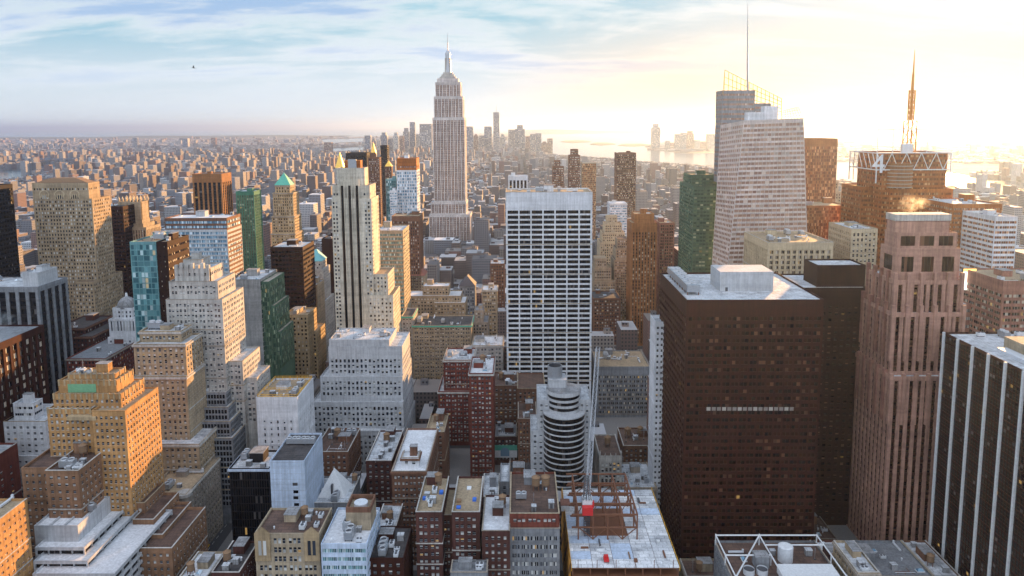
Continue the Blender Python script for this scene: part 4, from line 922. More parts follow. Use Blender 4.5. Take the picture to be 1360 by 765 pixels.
for r, za, zb in ((5.6, zt, zB), (2.6, zB, P(1207, 120, YC + 24).z)):
    n = max(3, int((zb - za) / (r * 1.6)))
    for k in range(n):
        for i in range(4):
            an, an2 = math.pi / 4 + i * math.pi / 2, math.pi / 4 + (i + 1) * math.pi / 2
            p = lambda A, z: (cxx + r * math.cos(A), cyy + r * math.sin(A), z)
            z1, z2 = za + (zb - za) * k / n, za + (zb - za) * (k + 1) / n
            a.tube(p(an, z1), p(an, z2), .55, 'mast_orange', 4); a.tube(p(an, z1), p(an2, z2), .35, 'mast_orange', 4); a.tube(p(an, z2), p(an2, z2), .35, 'mast_orange', 4)
a.tube((cxx, cyy, zB), (cxx, cyy, P(1207, 98, YC + 24).z), 1.6, 'mast_orange', 6, 1.1); a.tube((cxx, cyy, P(1207, 98, YC + 24).z), (cxx, cyy, P(1208, 66, YC + 24).z), .9, 'mast_orange', 5, .2)
part('antenna', a, cn)
a = Acc(); q0, q1 = P(1184, 199, YC + 12), P(1231, 172, YC + 12)
for x in (q0.x, q1.x):
    for y in (YC + 10, YC + 38): a.tube((x, y, zt), (x, y, q1.z), .4, 'frame_white', 5)
for y in (YC + 10, YC + 38): a.tube((q0.x, y, q1.z), (q1.x, y, q1.z), .4, 'frame_white', 5)
for x in (q0.x, q1.x): a.tube((x, YC + 10, q1.z), (x, YC + 38, q1.z), .4, 'frame_white', 5)
p, q = P(1199, 203, YC + 4), P(1213, 203, YC + 4); a.box(p.x, q.x, YC + 5, YC + 8, zt, zt + 9, 'frame_white')
part('antenna_frame', a, cn)
def text(name, body, size, loc, rot, mat, parent=None, depth=.15):
    cu = D.curves.new(name, 'FONT'); cu.body = body; cu.size = size; cu.extrude = depth; cu.align_x = 'CENTER'; cu.align_y = 'CENTER'
    tmp = D.objects.new('tmp', cu); COL.objects.link(tmp); dg = bpy.context.evaluated_depsgraph_get(); dg.update()
    me = D.meshes.new_from_object(tmp.evaluated_get(dg)); D.objects.remove(tmp); me.materials.clear(); me.materials.append(MT(mat))
    o = D.objects.new(name, me); COL.objects.link(o); o.rotation_euler = rot
    if parent: o.parent = parent; o.location = Vector(loc) - Vector(parent['_o'])
    else: o.location = loc
    return o
n4 = P(1160, 219, YC - 3)
text('numeral', '4', 24, (x0 - 5.5, y0 - 2.7, n4.z), (R(90), 0, 0), 'frame_white', cn, .3)

# ---- pink stone tower with notched crown
pk = B('office_tower', 'pink stone tower with stepped pinnacled shoulders and a flat box crown, lower right', [
    (1190, 1262, 286, 384, 9, stl('blank')), (1192, 1272, 309, 381.5, 13, stl('office', bay=9, fl=7.5, wh=.72, sub=[(.12, .76)], top=1.0, lites=3)),
    (1191, 1276, 330, 380, 17, stl('office', bay=11, fl=12, wh=.70, sub=[(.2, .6)], top=3, lites=4)), (1189, 1278, 372, 378, 30),
    (1186, 1280, 415, 374, 42), (1184, 1300, 500, 369, 60)],
    stl('piers', bay=4.2, sub=[(.24, .52)], fl=3.8, wh=.6, span='maroon', r=.9, rs=.6, top=2.5), 'pinkstone', yb=765, near=True, glass='glass_bronze', roof='pale', clutter=0, frame='frame_dark')
a = Acc()
for (t, h) in ((tiers_of(pk)[4], 5), (tiers_of(pk)[3], 5), (tiers_of(pk)[5], 2.5)):
    x0, x1, y0, y1, _, zt = t; n = max(3, round((x1 - x0) / 7))
    for k in range(n + 1):
        x = x0 + (x1 - x0) * k / n; a.box(x - .9, x + .9, y0 - .7, y0 + 1.2, zt - 26, zt + h, 'wall_pinkstone', True)
    n = max(3, round((y1 - y0) / 8))
    for k in range(1, n + 1):
        y = y0 + (y1 - y0) * k / n; a.box(x0 - .7, x0 + 1.2, y - .9, y + .9, zt - 26, zt + h, 'wall_pink', True)
x0, x1, y0, y1, _, zt = tiers_of(pk)[0]
a.box(x0 - .5, x1 + .5, y0 - .5, y1 + .5, zt - 2, zt + 1.6, 'wall_limestone', True)
part('pinnacles', a, pk, 'stuff')

# ---- black tower with white fins, bottom right
pc = at(1254, 441, 354)
bw = building('office_tower', 'black glass tower with bright white vertical fins, cut by the right edge', [(pc.x, pc.x + 75, 284, 354, 0, pc.z - 1)],
    stl('curtain', bay=2.0, fl=3.6, wh=.86, lites=1, top=1.2), 'maroon', 'glass_black', 'pale', near=True, clutter=3, frame='frame_dark', sides='e')
for k in range(7):
    y = 354 - .6 - k * 11.5; a = Acc(); a.box(pc.x - .9, pc.x - .02, y - .6, y + .6, 0, pc.z + .1, 'frame_white', True); part('fin', a, bw)
a = Acc(); a.box(pc.x + 14, pc.x + 60, 296, 330, pc.z - 1, pc.z + 5, 'wall_sand'); a.box(pc.x + 8, pc.x + 13, 300, 326, pc.z - 1, pc.z + .8, 'duct'); part('plant_room', a, bw)
hero_rect(pc.x, pc.x + 75, 284, 354, 765)

# ---- round fronted tower
rt = B('office_tower', 'grey tower with a bowed banded front, a drum and an open cylindrical flue on top', [(714, 785, 531, 408, 26, stl('punch', bay=3, wh=.4)), (705, 724, 572, 406, 24)], stl('punch', bay=3, wh=.45), 'palegrey', yb=665, near=True, glass='glass_dark', roof='pale', clutter=0)
c = at(749, 545, 408); rr = 12.4; zt = c.z
a, gl = Acc(), Acc(); k = 0; z = zt
A0, A1 = math.pi * 1.0, math.pi * 2.0
while z > 8:
    a.cyl(c.x, 408, z - .75, z, rr + .35, rr + .35, 'wall_palegrey', 22, True, A0, A1)
    a.cyl(c.x, 408, z - .75, z - .75, rr + .35, rr, 'wall_palegrey', 22, False, A0, A1)
    gl.cyl(c.x, 408, z - 3.5, z - .75, rr, rr, 'glass_black', 22, False, A0, A1); z -= 3.5
part('bowed_front', a, rt); part('bowed_glazing', gl, rt)
a = Acc(); z1 = at(749, 518, 410).z
for k in range(3): a.cyl(c.x, 412, zt + k * 3.4 + .01, zt + k * 3.4 + 1.3, 10.4, 10.4, 'wall_palegrey', 28); a.cyl(c.x, 412, zt + k * 3.4 + 1.3, zt + k * 3.4 + 3.4, 9.7, 9.7, 'glass_black', 28)
a.cyl(c.x, 412, zt + 10.2, zt + 12.4, 10.4, 10.4, 'wall_palegrey', 28, False); a.cyl(c.x, 412, zt + 10.2, zt + 12.4, 10.0, 10.0, 'wall_palegrey', 28, False); a.cyl(c.x, 412, zt + 10.2, zt + 11, 10, 10, 'roof_grey', 28)
a.box(c.x - 9, c.x + 2, 416, 428, zt, zt + 16, 'wall_palegrey')
part('drum', a, rt)
a = Acc(); f = at(737, 485, 422); z0 = at(737, 513, 422).z
a.cyl(f.x, 422, z0 - 6, f.z, 4.4, 4.4, 'metal', 22, False); a.cyl(f.x, 422, z0 - 6, f.z, 4.0, 4.0, 'metal_dark', 22, False)
a.cyl(f.x, 422, f.z, f.z, 4.4, 4.0, 'metal', 22, False); a.cyl(f.x, 422, z0, f.z - 4, 4, 4, 'metal_dark', 22)
for k in range(22):
    an = 2 * math.pi * k / 22; a.box(f.x + 4.45 * math.cos(an) - .1, f.x + 4.45 * math.cos(an) + .1, 422 + 4.45 * math.sin(an) - .1, 422 + 4.45 * math.sin(an) + .1, z0 - 6, f.z, 'metal')
part('flue', a, rt)

# ---- details on the towers built above
def add_pyramid(root, name, tier, apex_y, mat, tx=0, ty=0, over=.6, base=0.0):
    x0, x1, y0, y1, _, zt = tiers_of(root)[tier]; p = proj(((x0 + x1) / 2, (y0 + y1) / 2, zt)); z = at(p[0], apex_y, (y0 + y1) / 2).z
    a = Acc(); a.pyramid(x0 - over, x1 + over, y0 - over, y1 + over, zt + 1.02 + base, z, mat, tx, ty); part(name, a, root); return z
add_pyramid(mer, 'pyramid_roof', 0, 229, 'copper_green')
add_pyramid(blp, 'pyramid_roof', 0, 331, 'blue_copper', 1, 1)
add_pyramid(red, 'pyramid_roof', 0, 350, 'tile_red')
add_pyramid(gth, 'gable_roof', 0, 365, 'slate', 0, 6)
add_pyramid(lin, 'hip_roof', 0, 236, 'wood', 12, 4, -2)
x0, x1, y0, y1, _, zt = tiers_of(lin)[0]
for k in range(3):      # the arched window groups of the top floors
    cxw = x0 + (x1 - x0) * (.21 + .27 * k); a, b = Acc(), Acc()
    for i in range(4):
        u = cxw - 3.6 + i * 1.9; h = 12 if i in (1, 2) else 10; b.box(u, u + 1.2, y0 - .12, y0 - .02, zt - 22, zt - 22 + h, 'glass_dark')
    b.cyl(cxw, 0, 0, 0, 0, 0, 'glass_dark', 3, False) if False else None
    for i in range(5): a.box(cxw - 4.2 + i * 1.9, cxw - 3.6 + i * 1.9, y0 - .5, y0 - .02, zt - 23, zt - 9, 'wall_cream')
    n = 10
    for i in range(n):
        t0, t1 = math.pi * i / n, math.pi * (i + 1) / n; w = 4.0; zb = zt - 10
        a.quad((cxw + w * math.cos(t0), y0 - .5, zb + w * math.sin(t0)), (cxw + (w + .8) * math.cos(t0), y0 - .5, zb + (w + .8) * math.sin(t0)),
               (cxw + (w + .8) * math.cos(t1), y0 - .5, zb + (w + .8) * math.sin(t1)), (cxw + w * math.cos(t1), y0 - .5, zb + w * math.sin(t1)), 'wall_cream')
    w = part('arched_window', b, lin); 
    if w: o = link('arch', a.mesh('arch', lin['_o']), w)
x0, x1, y0, y1, _, zt = tiers_of(cha)[0]
for k in range(7):
    for yy in (y0, y1 - 1):
        a = Acc(); x = x0 + (x1 - x0 - 1.6) * k / 6; a.box(x, x + 1.6, yy - .4, yy + 1.2, zt - 18, zt + 4, 'wall_sand'); a.pyramid(x, x + 1.6, yy - .4, yy + 1.2, zt + 4, zt + 7, 'wall_cream'); part('buttress', a, cha)
x0, x1, y0, y1, _, zt = tiers_of(dom)[0]
a = Acc(); cx, cy = (x0 + x1) / 2, (y0 + y1) / 2; r = (x1 - x0) / 2 - 1
for k in range(5):
    t0, t1 = k * math.pi / 10, (k + 1) * math.pi / 10
    a.cyl(cx, cy, zt + 9 * math.sin(t0), zt + 9 * math.sin(t1), r * math.cos(t0), r * math.cos(t1), 'roof_grey', 16, False)
a.cyl(cx, cy, zt + 9, zt + 12, 1.2, .8, 'wall_white', 8)
part('dome', a, dom)
x0, x1, y0, y1, _, zt = tiers_of(wst)[1]     # crenellated crown
for k in range(7):
    a = Acc(); x = x0 + (x1 - x0 - 2) * k / 6; a.box(x, x + 2, y0 - .5, y0 + 1.6, zt - 9, zt + 3.4 + (k % 2) * 1.2, 'wall_limestone'); part('merlon', a, wst)
x0, x1, y0, y1, _, zt = tiers_of(org)[1]
a = Acc(); p, q = at(90, 510, y0), at(128, 521, y0); a.box(p.x, q.x, y0 - .25, y0 - .02, q.z, p.z, 'terracotta_green'); part('terracotta_panel', a, org, None, 'green terracotta panel')
a = Acc(); p, q = at(89, 553, 330), at(128, 558, 330); a.box(p.x, q.x, 329.6, 332.4, q.z, p.z, 'wall_buff'); part('frieze', a, org)
for t in tiers_of(org)[:4]:
    x0, x1, y0, y1, _, zt = t; n = max(4, int((x1 - x0) / 2.6)); m = max(3, int((y1 - y0) / 3))
    for k in range(n):
        a = Acc(); x = x0 + (x1 - x0 - .9) * k / (n - 1); a.box(x, x + .9, y0 - .2, y0 + .5, zt - 1.6, zt + 1.5, 'wall_buff'); part('merlon', a, org)
    for k in range(1, m):
        a = Acc(); y = y0 + (y1 - y0 - .9) * k / (m - 1); a.box(x1 - .5, x1 + .2, y, y + .9, zt - 1.6, zt + 1.5, 'wall_buff'); part('merlon', a, org)
# saw-tooth green glass bays on the slab
x0, x1, y0, y1, _, zt = tiers_of(slab)[0]
for k, (z1, out) in enumerate(((zt - 2, 6), (zt - 22, 9), (zt - 44, 12))):
    a = Acc(); pan = []; w = Acc()
    tier_walls(w, pan, w, x1 + .02 if k == 0 else x1 + (6, 6, 9)[k] + .02, x1 + out, y0 + 3 + 2 * k, y1, 0, z1, stl('curtain', bay=1.6, fl=3.6), 'wall_green', 'roof_tan', zt - 75, .4)
    b = part('glass_bay', w, slab); q = Acc()
    for f in pan: pane_quads(q, *f[:8], f[8], 'glass_green', 'frame_dark', False)
    if b and not q.empty(): o = link('glazing', q.mesh('glazing', slab['_o']), b)
# gold pyramid spire and gold cupola far behind
def spire_tower(label, x, ytop, ybase, w, Y, wall, capmat, yb):
    r = B('skyscraper', label, [(x - w / 2, x + w / 2, ybase, Y, w / 938 * Y)], 'dense', wall, yb=yb, clutter=0, glass='glass_dark')
    add_pyramid(r, 'gold_spire', 0, ytop, capmat, 0, 0, 0); return r
spire_tower('pale tower with a sharp gold pyramid rising over the white art deco tower', 450.5, 202, 223, 11, 1650, 'limestone', 'gold', 260)
spire_tower('slim campanile tower with a small gold cupola on the skyline', 495.5, 189, 204, 7, 1950, 'limestone', 'gold', 240)
spire_tower('short brown tower with a gold pyramid cap right of the campanile', 515.5, 213, 221, 9, 1400, 'brownbrick', 'gold', 240)
# stripes on the plain box of the white art deco tower crown
x0, x1, y0, y1, _, zt = tiers_of(fif)[1]
a = Acc()
for k in range(3):
    x = x0 + (x1 - x0) * (.29 + .195 * k); zb = at(465, 450, y0).z - 10
    for j in range(60): pass
    a = Acc(); a.box(x - .95, x + .95, tiers_of(fif)[2][2] - .35, tiers_of(fif)[2][2] - .1, zb, at(465, 246, y0).z, 'glass_black'); part('window_stripe', a, fif)
    b = Acc()
    for s in (-2.0, 1.4): b.box(x + s, x + s + .6, tiers_of(fif)[2][2] - .9, tiers_of(fif)[2][2] - .02, zb, at(465, 238, y0).z, 'wall_ivory')
    part('pilaster', b, fif, 'stuff')
a = Acc(); x0, x1, y0, y1, _, zt = tiers_of(fif)[0]; a.box(x0 + 6, x1 - 4, y0 + 3, y1 - 3, zt, zt + 7, 'wall_rust'); a.box(x0 + 9, x0 + 16, y0 + 2, y0 + 3, zt, zt + 8, 'metal'); part('plant_room', a, fif)
# maroon box roof: cooling unit row and white plant room
x0, x1, y0, y1, _, zt = tiers_of(dbx)[0]
g0, g1 = atz(956, 387, zt), atz(1027, 387, zt); yr = min(g0.y, y1 - 24)
hgt = at(990, 361, yr).z - zt
a = Acc(); a.box(g0.x, g1.x, yr, yr + 20, zt + .01, zt + hgt, 'wall_palegrey'); a.box(g0.x + 3, g0.x + 4.4, yr - .1, yr - .01, zt + .1, zt + 2.3, 'metal_dark'); part('plant_room', a, dbx)
cx0, cx1 = x0 + 3.5, x0 + 10.5; ya_ = y0 + 14
a = Acc(); a.box(cx0, cx1, ya_, y1 - 4, zt + 1.8, zt + 5.6, 'metal', True)
for k in range(8):
    for x in (cx0 + .5, cx1 - .5): a.box(x - .2, x + .2, ya_ + k * 6.4 + .5, ya_ + k * 6.4 + .9, zt, zt + 1.8, 'steel_rust')
part('cooling_unit', a, dbx)
for k in range(6):
    for x in (.28, .72): a = Acc(); fx = cx0 + (cx1 - cx0) * x; fy = ya_ + 5 + k * (y1 - 12 - ya_) / 5.4; a.cyl(fx, fy, zt + 5.6, zt + 6.3, 1.5, 1.6, 'duct', 16, False); a.cyl(fx, fy, zt + 5.5, zt + 5.8, 1.45, 1.45, 'metal_dark', 16); part('fan', a, dbx)
flatm('pane_painted_lit', (.42, .38, .34), .5, 0, .0); flatm('pane_dim', (.24, .21, .19), .5)  # lit window row put into pale pane colours; these panes give no light
for k in range(17):
    p = at(941 + k * 6.9, 543, y0); a = Acc(); a.box(p.x - 1.05, p.x + 1.05, y0 - .06, y0 - .01, p.z - 1.0, p.z + 1.0, 'pane_dim' if k % 3 else 'pane_painted_lit'); part('painted_lit_window', a, dbx)
# rooftop plant enclosure of the terraced building
x0, x1, y0, y1, _, zt = tiers_of(ter)[0]
a = Acc()
for k in range(1, 3): x = x0 + (x1 - x0) * k / 3; a.box(x - .3, x + .3, y0 + .4, y1 - .4, zt + .003, zt + .9, 'wall_palegrey')
part('divider', a, ter)
for k in range(3): o = link('cooling_tower', clutter_mesh('cooling_tower'), ter, (x0 + (x1 - x0) * (k + .5) / 3 - ter['_o'][0], y0 + 14 - ter['_o'][1], zt - .0 + .01))
# rounded corner of the stone corner building
x0, x1, y0, y1, _, zt = tiers_of(crn)[0]
a = Acc(); a.cyl(x1 - 2, y0 + 2.2, 0, zt + 1.05, 3.4, 3.4, 'wall_stone', 16, True); a.cyl(x1 - 2, y0 + 2.2, zt - .4, zt + 1.2, 4.1, 4.1, 'wall_limestone', 16, True); part('corner_bay', a, crn)
# ice blue cube: panel joints and its few windows
x0, x1, y0, y1, _, zt = tiers_of(cub)[0]
a = Acc()
for k in range(1, 12): x = x0 + (x1 - x0) * k / 12; a.box(x - .05, x + .05, y0 - .04, y0 - .004, 0, zt + 1, 'metal')
for k in range(1, 12): y = y0 + (y1 - y0) * k / 12; a.box(x1 + .004, x1 + .04, y - .05, y + .05, 0, zt + 1, 'metal')
for k in range(16): a.box(x0, x1, y0 - .03, y0 - .003, zt - k * 3.1, zt - k * 3.1 + .1, 'metal'); a.box(x1 + .003, x1 + .03, y0, y1, zt - k * 3.1, zt - k * 3.1 + .1, 'metal')
part('panel_joints', a, cub, 'stuff')
for (px, py) in ((392, 643), (393, 653), (393, 661), (394, 670), (394, 678), (394, 687), (375, 679), (376, 688), (376, 697)):
    p = at(px, py, y0); a = Acc(); a.box(p.x - 1.3, p.x + 1.3, y0 - .12, y0 - .05, p.z - .8, p.z + .8, 'glass_black'); part('window', a, cub)
for k in range(3): o = link('cooling_tower', clutter_mesh('cooling_tower'), cub, (x0 + 5 + 5 * k - cub['_o'][0], y0 + 22 - cub['_o'][1], zt + .01))
x0, x1, y0, y1, _, zt = tiers_of(wyl)[0]; a = Acc()
for (p, q) in (((x0 + .6, y0 + .6), (x1 - .6, y0 + .6)), ((x0 + .6, y0 + .6), (x0 + .6, y1 - .6)), ((x1 - .6, y0 + .6), (x1 - .6, y1 - .6)), ((x0 + .6, y1 - .6), (x1 - .6, y1 - .6)), ((x0 + .6, y0 + 12), (x1 - .6, y0 + 12))):
    for z in (1.6, 2.6): a.tube(p + (zt + z,), q + (zt + z,), .16, 'yellow_paint', 4)
    for t in range(6): c = [p[i] + (q[i] - p[i]) * t / 5 for i in (0, 1)]; a.box(c[0] - .12, c[0] + .12, c[1] - .12, c[1] + .12, zt, zt + 2.7, 'yellow_paint')
part('railing', a, wyl)
# white pyramid
x0, x1, y0, y1, _, zt = tiers_of(pyr)[0]
p0, p1 = at(421, 657, 372), at(458, 657, 372); a = Acc(); zp = at(437, 621, 381).z
a.pyramid(p0.x, p1.x, 373, 373 + (p1.x - p0.x), zt + .01, zp, 'frame_white'); part('pyramid', a, pyr)
a = Acc(); cxp = (p0.x + p1.x) / 2; a.box(cxp - .5, cxp + .5, 374, 376, zt, zt + 7, 'metal_dark'); part('door', a, pyr)
# gothic front gables
x0, x1, y0, y1, _, zt = tiers_of(goth)[0]
for k in range(2):
    xg = x0 + (3.5 if k == 0 else x1 - x0 - 3.5); a = Acc(); a.box(xg - 3.5, xg + 3.5, y0 - .6, y0 - .01, zt - 12, zt + 1.5, 'wall_buff'); a.poly([(xg - 3.5, y0 - .6, zt + 1.5), (xg + 3.5, y0 - .6, zt + 1.5), (xg, y0 - .6, zt + 4.5)], 'wall_buff'); a.poly([(xg + 3.5, y0 - .02, zt + 1.5), (xg - 3.5, y0 - .02, zt + 1.5), (xg, y0 - .02, zt + 4.5)], 'wall_buff')
    for s in (-1.8, 0.4): a.box(xg + s, xg + s + 1.4, y0 - .7, y0 - .61, zt - 9, zt - 2, 'glass_dark')
    part('gable', a, goth)
# tan tank house on the white building
a = Acc(); p, q = at(459, 674, 306), at(492, 674, 306); zt = tiers_of(wbl)[0][5]; a.box(p.x, q.x, 306, 318, 0, p.z - 2.5, 'wall_sand')
a.box(p.x, q.x, 306.004, 306.6, p.z - 2.5, p.z, 'wall_brownbrick'); a.box(p.x, q.x, 317.4, 318, p.z - 2.5, p.z, 'wall_brownbrick'); a.box(p.x, p.x + .6, 306.6, 317.4, p.z - 2.5, p.z, 'wall_brownbrick'); a.box(q.x - .6, q.x, 306.6, 317.4, p.z - 2.5, p.z, 'wall_brownbrick'); part('tank_house', a, wbl)
a = Acc(); a.cyl((p.x + q.x) / 2, 312, p.z - 2.5, p.z - .6, 3.2, 3.2, 'duct', 20); o = part('fan', a, wbl)
# light well, terraces of the dark brick apartment block
for t in tiers_of(hsh)[:2]:
    x0, x1, y0, y1, _, zt = t; rr_ = random.Random(int(x0))
    for k in range(5):
        a = Acc(); x, y = rr_.uniform(x0 + 1, x1 - 3), rr_.uniform(y0 + 1, y1 - 6); s = rr_.choice(['blue_tarp', 'frame_white', 'wood', 'duct']); a.box(x, x + rr_.uniform(1, 2.4), y, y + rr_.uniform(1, 3), zt + .003, zt + rr_.uniform(.5, 1.3), s)
        part('planter', a, hsh)
# white gothic block pinnacles
x0, x1, y0, y1, _, zt = tiers_of(wg)[0]
for k in range(5):
    a = Acc(); x = x0 + (x1 - x0 - .8) * k / 4; h = 4.5 if k in (0, 4) else 2.6; a.box(x, x + .8, y0 - .3, y0 + .5, zt - 4, zt + h - 1, 'wall_limestone'); a.pyramid(x, x + .8, y0 - .3, y0 + .5, zt + h - 1, zt + h + .8, 'wall_limestone'); part('pinnacle', a, wg)
# lit advertising screen on the low banded building
p0, p1 = at(1278, 385, 476), at(1297, 357, 476)
sg = thing('billboard', 'lit advertising screen of white and blue on a post above the low banded building', 'screen', ((p0.x + p1.x) / 2, 476, tiers_of(low)[0][5]))
a = Acc(); a.box(p0.x - .5, p1.x + .5, 476.1, 477.4, p0.z - .5, p1.z + .5, 'metal_dark', True); a.box(p0.x + 3, p0.x + 4, 476.4, 477, tiers_of(low)[0][5], p0.z, 'metal_dark'); a.box(p1.x - 4, p1.x - 3, 476.4, 477, tiers_of(low)[0][5], p0.z, 'metal_dark'); part('frame', a, sg)
flatm('screen_light', (.9, .85, .7), .5, 0, .9); flatm('screen_blue', (.05, .16, .75), .5, 0, .7); flatm('screen_gold', (.95, .5, .12), .5, 0, .8)
a = Acc(); w = p1.x - p0.x; h = p1.z - p0.z
a.box(p0.x, p1.x, 476, 476.09, p0.z, p1.z - h * .14, 'screen_light'); a.box(p0.x, p1.x, 475.99, 476.09, p1.z - h * .138, p1.z, 'screen_gold'); a.box(p0.x + w * .35, p0.x + w * .62, 475.95, 475.99, p0.z + h * .05, p0.z + h * .6, 'screen_blue'); a.box(p0.x + w * .42, p0.x + w * .54, 475.95, 475.99, p0.z + h * .6, p0.z + h * .76, 'screen_gold'); part('screen', a, sg)
# teal crown of the dark brick block
for r in ROOTS:
    if 'teal crown and white arched' in r['label']:
        x0, x1, y0, y1, _, zt = tiers_of(r)[0]
        a = Acc(); a.box(x0 - .4, x1 + .4, y0 - .9, y0 - .03, zt - 9, zt - 5.4, 'copper_green', True); part('crown', a, r)
        a = Acc(); a.box(x0 - .4, x1 + .4, y0 - .8, y0 - .02, zt - 14.5, zt - 9.01, 'frame_white', True); part('white_storey', a, r)
        a = Acc(); cx = (x0 + x1) / 2; n = 10; w = 3.2; zb = zt - 10
        a.poly([(cx - w, y0 - .95, zb - 3.4), (cx + w, y0 - .95, zb - 3.4)] + [(cx + w * math.cos(math.pi * i / n), y0 - .95, zb + w * math.sin(math.pi * i / n)) for i in range(n + 1)], 'glass_blue'); part('arched_window', a, r)

# ================================================================ construction site, bottom centre
cs = thing('unfinished_building', 'unfinished steel building with a white plank deck and orange netting, bottom centre', 'building', (51, 333, 0))
zd = at(830, 753, 300).z; xa, xb = at(759, 754, 300).x, at(903, 751, 300).x; ya, yb_ = 300.0, 369.0
a = Acc()
for k in range(int(zd / 4)):
    z = zd - .6 - k * 4.0; a.box(xa + .3, xb - .3, ya + .3, yb_ - .3, z - .5, z, 'steel_rust', True)
    for i in range(7): x = xa + .6 + (xb - xa - 1.2) * i / 6; a.box(x - .25, x + .25, ya + .5, ya + 1, z - 4, z - .5, 'steel_rust'); a.box(x - .25, x + .25, yb_ - 1, yb_ - .5, z - 4, z - .5, 'steel_rust')
part('floor_frame', a, cs)
rr_ = random.Random(3)
for i in range(5):
    for j in range(11):
        if 0 < i < 3 and 3 < j < 8: continue
        a = Acc(); u0, u1 = xa + (xb - xa) * i / 5, xa + (xb - xa) * (i + 1) / 5; v0, v1 = ya + (yb_ - ya) * j / 11, ya + (yb_ - ya) * (j + 1) / 11; dz = rr_.uniform(0, .12)
        a.box(u0 + .1, u1 - .1, v0 + .12, v1 - .12, zd - .55, zd - .3 + dz, rr_.choice(['roof_white', 'roof_white', 'roof_pale', 'wall_bluewhite']), True); part('deck_plank', a, cs)
a = Acc()
for j in range(16):
    v0 = ya + (yb_ - ya) * j / 16; v1 = ya + (yb_ - ya) * (j + .9) / 16
    for k in range(9): a.quad((xa - .35 - .2 * ((j + k) % 2), v1, zd + .8 - k * 4.1 - 3.8), (xa - .35, v0, zd + .8 - k * 4.1 - 3.8), (xa - .35, v0, zd + .8 - k * 4.1), (xa - .35 - .25 * (j % 2), v1, zd + .8 - k * 4.1), 'net_orange' if (j * 3 + k) % 4 else 'steel_rust')
part('netting', a, cs, 'stuff')
a = Acc()
for j in range(13):
    v = ya + (yb_ - ya) * j / 12
    for x in (xa, xb): a.box(x - .12, x + .12, v - .12, v + .12, zd - 2, zd + 1.2, 'yellow_paint')
for x in (xa, xb):
    for z in (zd + .5, zd + 1.1): a.tube((x, ya, z), (x, yb_, z), .07, 'yellow_paint', 4)
part('railing', a, cs)
# open steel frame over the deck
fx0, fx1 = at(768, 715, 322).x, at(846, 715, 322).x; fy0, fy1 = 322, 362; a = Acc()
for i in range(5):
    for j in range(5):
        x, y = fx0 + (fx1 - fx0) * i / 4, fy0 + (fy1 - fy0) * j / 4
        a.box(x - .3, x + .3, y - .3, y + .3, zd - .3, zd + 12.5, 'steel_rust')
for z in (zd + 6, zd + 12.5):
    for i in range(5):
        x, y = fx0 + (fx1 - fx0) * i / 4, fy0 + (fy1 - fy0) * i / 4
        if not (z > zd + 7 and i == 2): a.box(x - .35, x + .35, fy0 - .2, fy1 + .2, z - .35, z + .35, 'steel_rust', True)
        a.box(fx0 - 3.2, fx1 + .2, y - .33, y + .33, z - .34, z + .34, 'steel_rust', True)
for i in range(4):
    x, x2 = fx0 + (fx1 - fx0) * i / 4, fx0 + (fx1 - fx0) * (i + 1) / 4
    a.tube((x, fy0, zd if i % 2 else zd + 6), (x2, fy0, zd + 6 if i % 2 else zd), .25, 'steel_rust', 4); a.tube((x, fy1, zd + 6 if i % 2 else zd), (x2, fy1, zd if i % 2 else zd + 6), .25, 'steel_rust', 4)
    a.tube((x, fy0 + 10, zd + 6), (x2, fy0 + 20, zd + 12.5), .25, 'steel_rust', 4)
part('steel_frame', a, cs)
hero_rect(xa, xb, ya, yb_, 765)
for k in range(14):
    a = Acc(); x, y = rr_.uniform(fx1 + 2, xb - 3) if k % 2 else rr_.uniform(xa + 1, xb - 5), rr_.uniform(ya + 3, yb_ - 6) if k % 2 else rr_.uniform(ya + 2, fy0 - 5)
    w_, l_ = rr_.choice([(1, 4), (3.6, .8), (1.6, 1.6), (.6, 5)]); a.box(x, x + w_, y, y + l_, zd - .1, zd + rr_.uniform(.3, 1.1), rr_.choice(['wood', 'steel_rust', 'duct', 'frame_white', 'metal_dark'])); part('material_stack', a, cs)
a = Acc()
for k in range(6):
    x = xa + 3 + (xb - xa - 6) * k / 5; a.box(x - .12, x + .12, ya - .1, ya + .14, zd - 1, zd + 3.4, 'steel_rust')
part('perimeter_posts', a, cs, 'stuff')
# tower crane
cr = thing('tower_crane', 'dark lattice tower crane with red counterweight and raised jib on the unfinished building', 'crane', (at(779, 724, 326).x, 326, zd - .3))
cx, cy = cr.location.x, 326; zc = at(779, 672, 326).z
def truss(a, p, q, r, n, mat, t=.16):
    p, q = Vector(p), Vector(q); d = (q - p).normalized(); u = d.cross(Vector((0, 1, .01))).normalized(); v = d.cross(u)
    c = [(u + v) * r, (v - u) * r, (-u - v) * r, (u - v) * r]
    for k in range(n):
        A, Bq = p.lerp(q, k / n), p.lerp(q, (k + 1) / n)
        for i in range(4):
            a.tube(A + c[i], Bq + c[i], t, mat, 4); a.tube(A + c[i], Bq + c[(i + 1) % 4], t * .7, mat, 4); a.tube(Bq + c[i], Bq + c[(i + 1) % 4], t * .7, mat, 4)
a = Acc(); truss(a, (cx, cy, zd - .3), (cx, cy, zc), 1.3, 12, 'metal_dark', .2); part('mast', a, cr)
a = Acc(); a.box(cx - 2.4, cx + 2.8, cy - 5, cy + 3, zc, zc + .7, 'metal_dark', True); a.box(cx - 2.2, cx + 2.6, cy - 2.5, cy + 2.5, zc + .7, zc + 4.4, 'frame_white'); part('machinery_house', a, cr)
a = Acc(); a.box(cx - 2.6, cx + 2.4, cy - 6, cy - 3, zc - 1.6, zc + 2.2, 'red_paint', True); a.box(cx + 2.4, cx + 3.3, cy - 3, cy - 1, zc + .7, zc + 3.6, 'red_paint'); part('counterweight', a, cr)
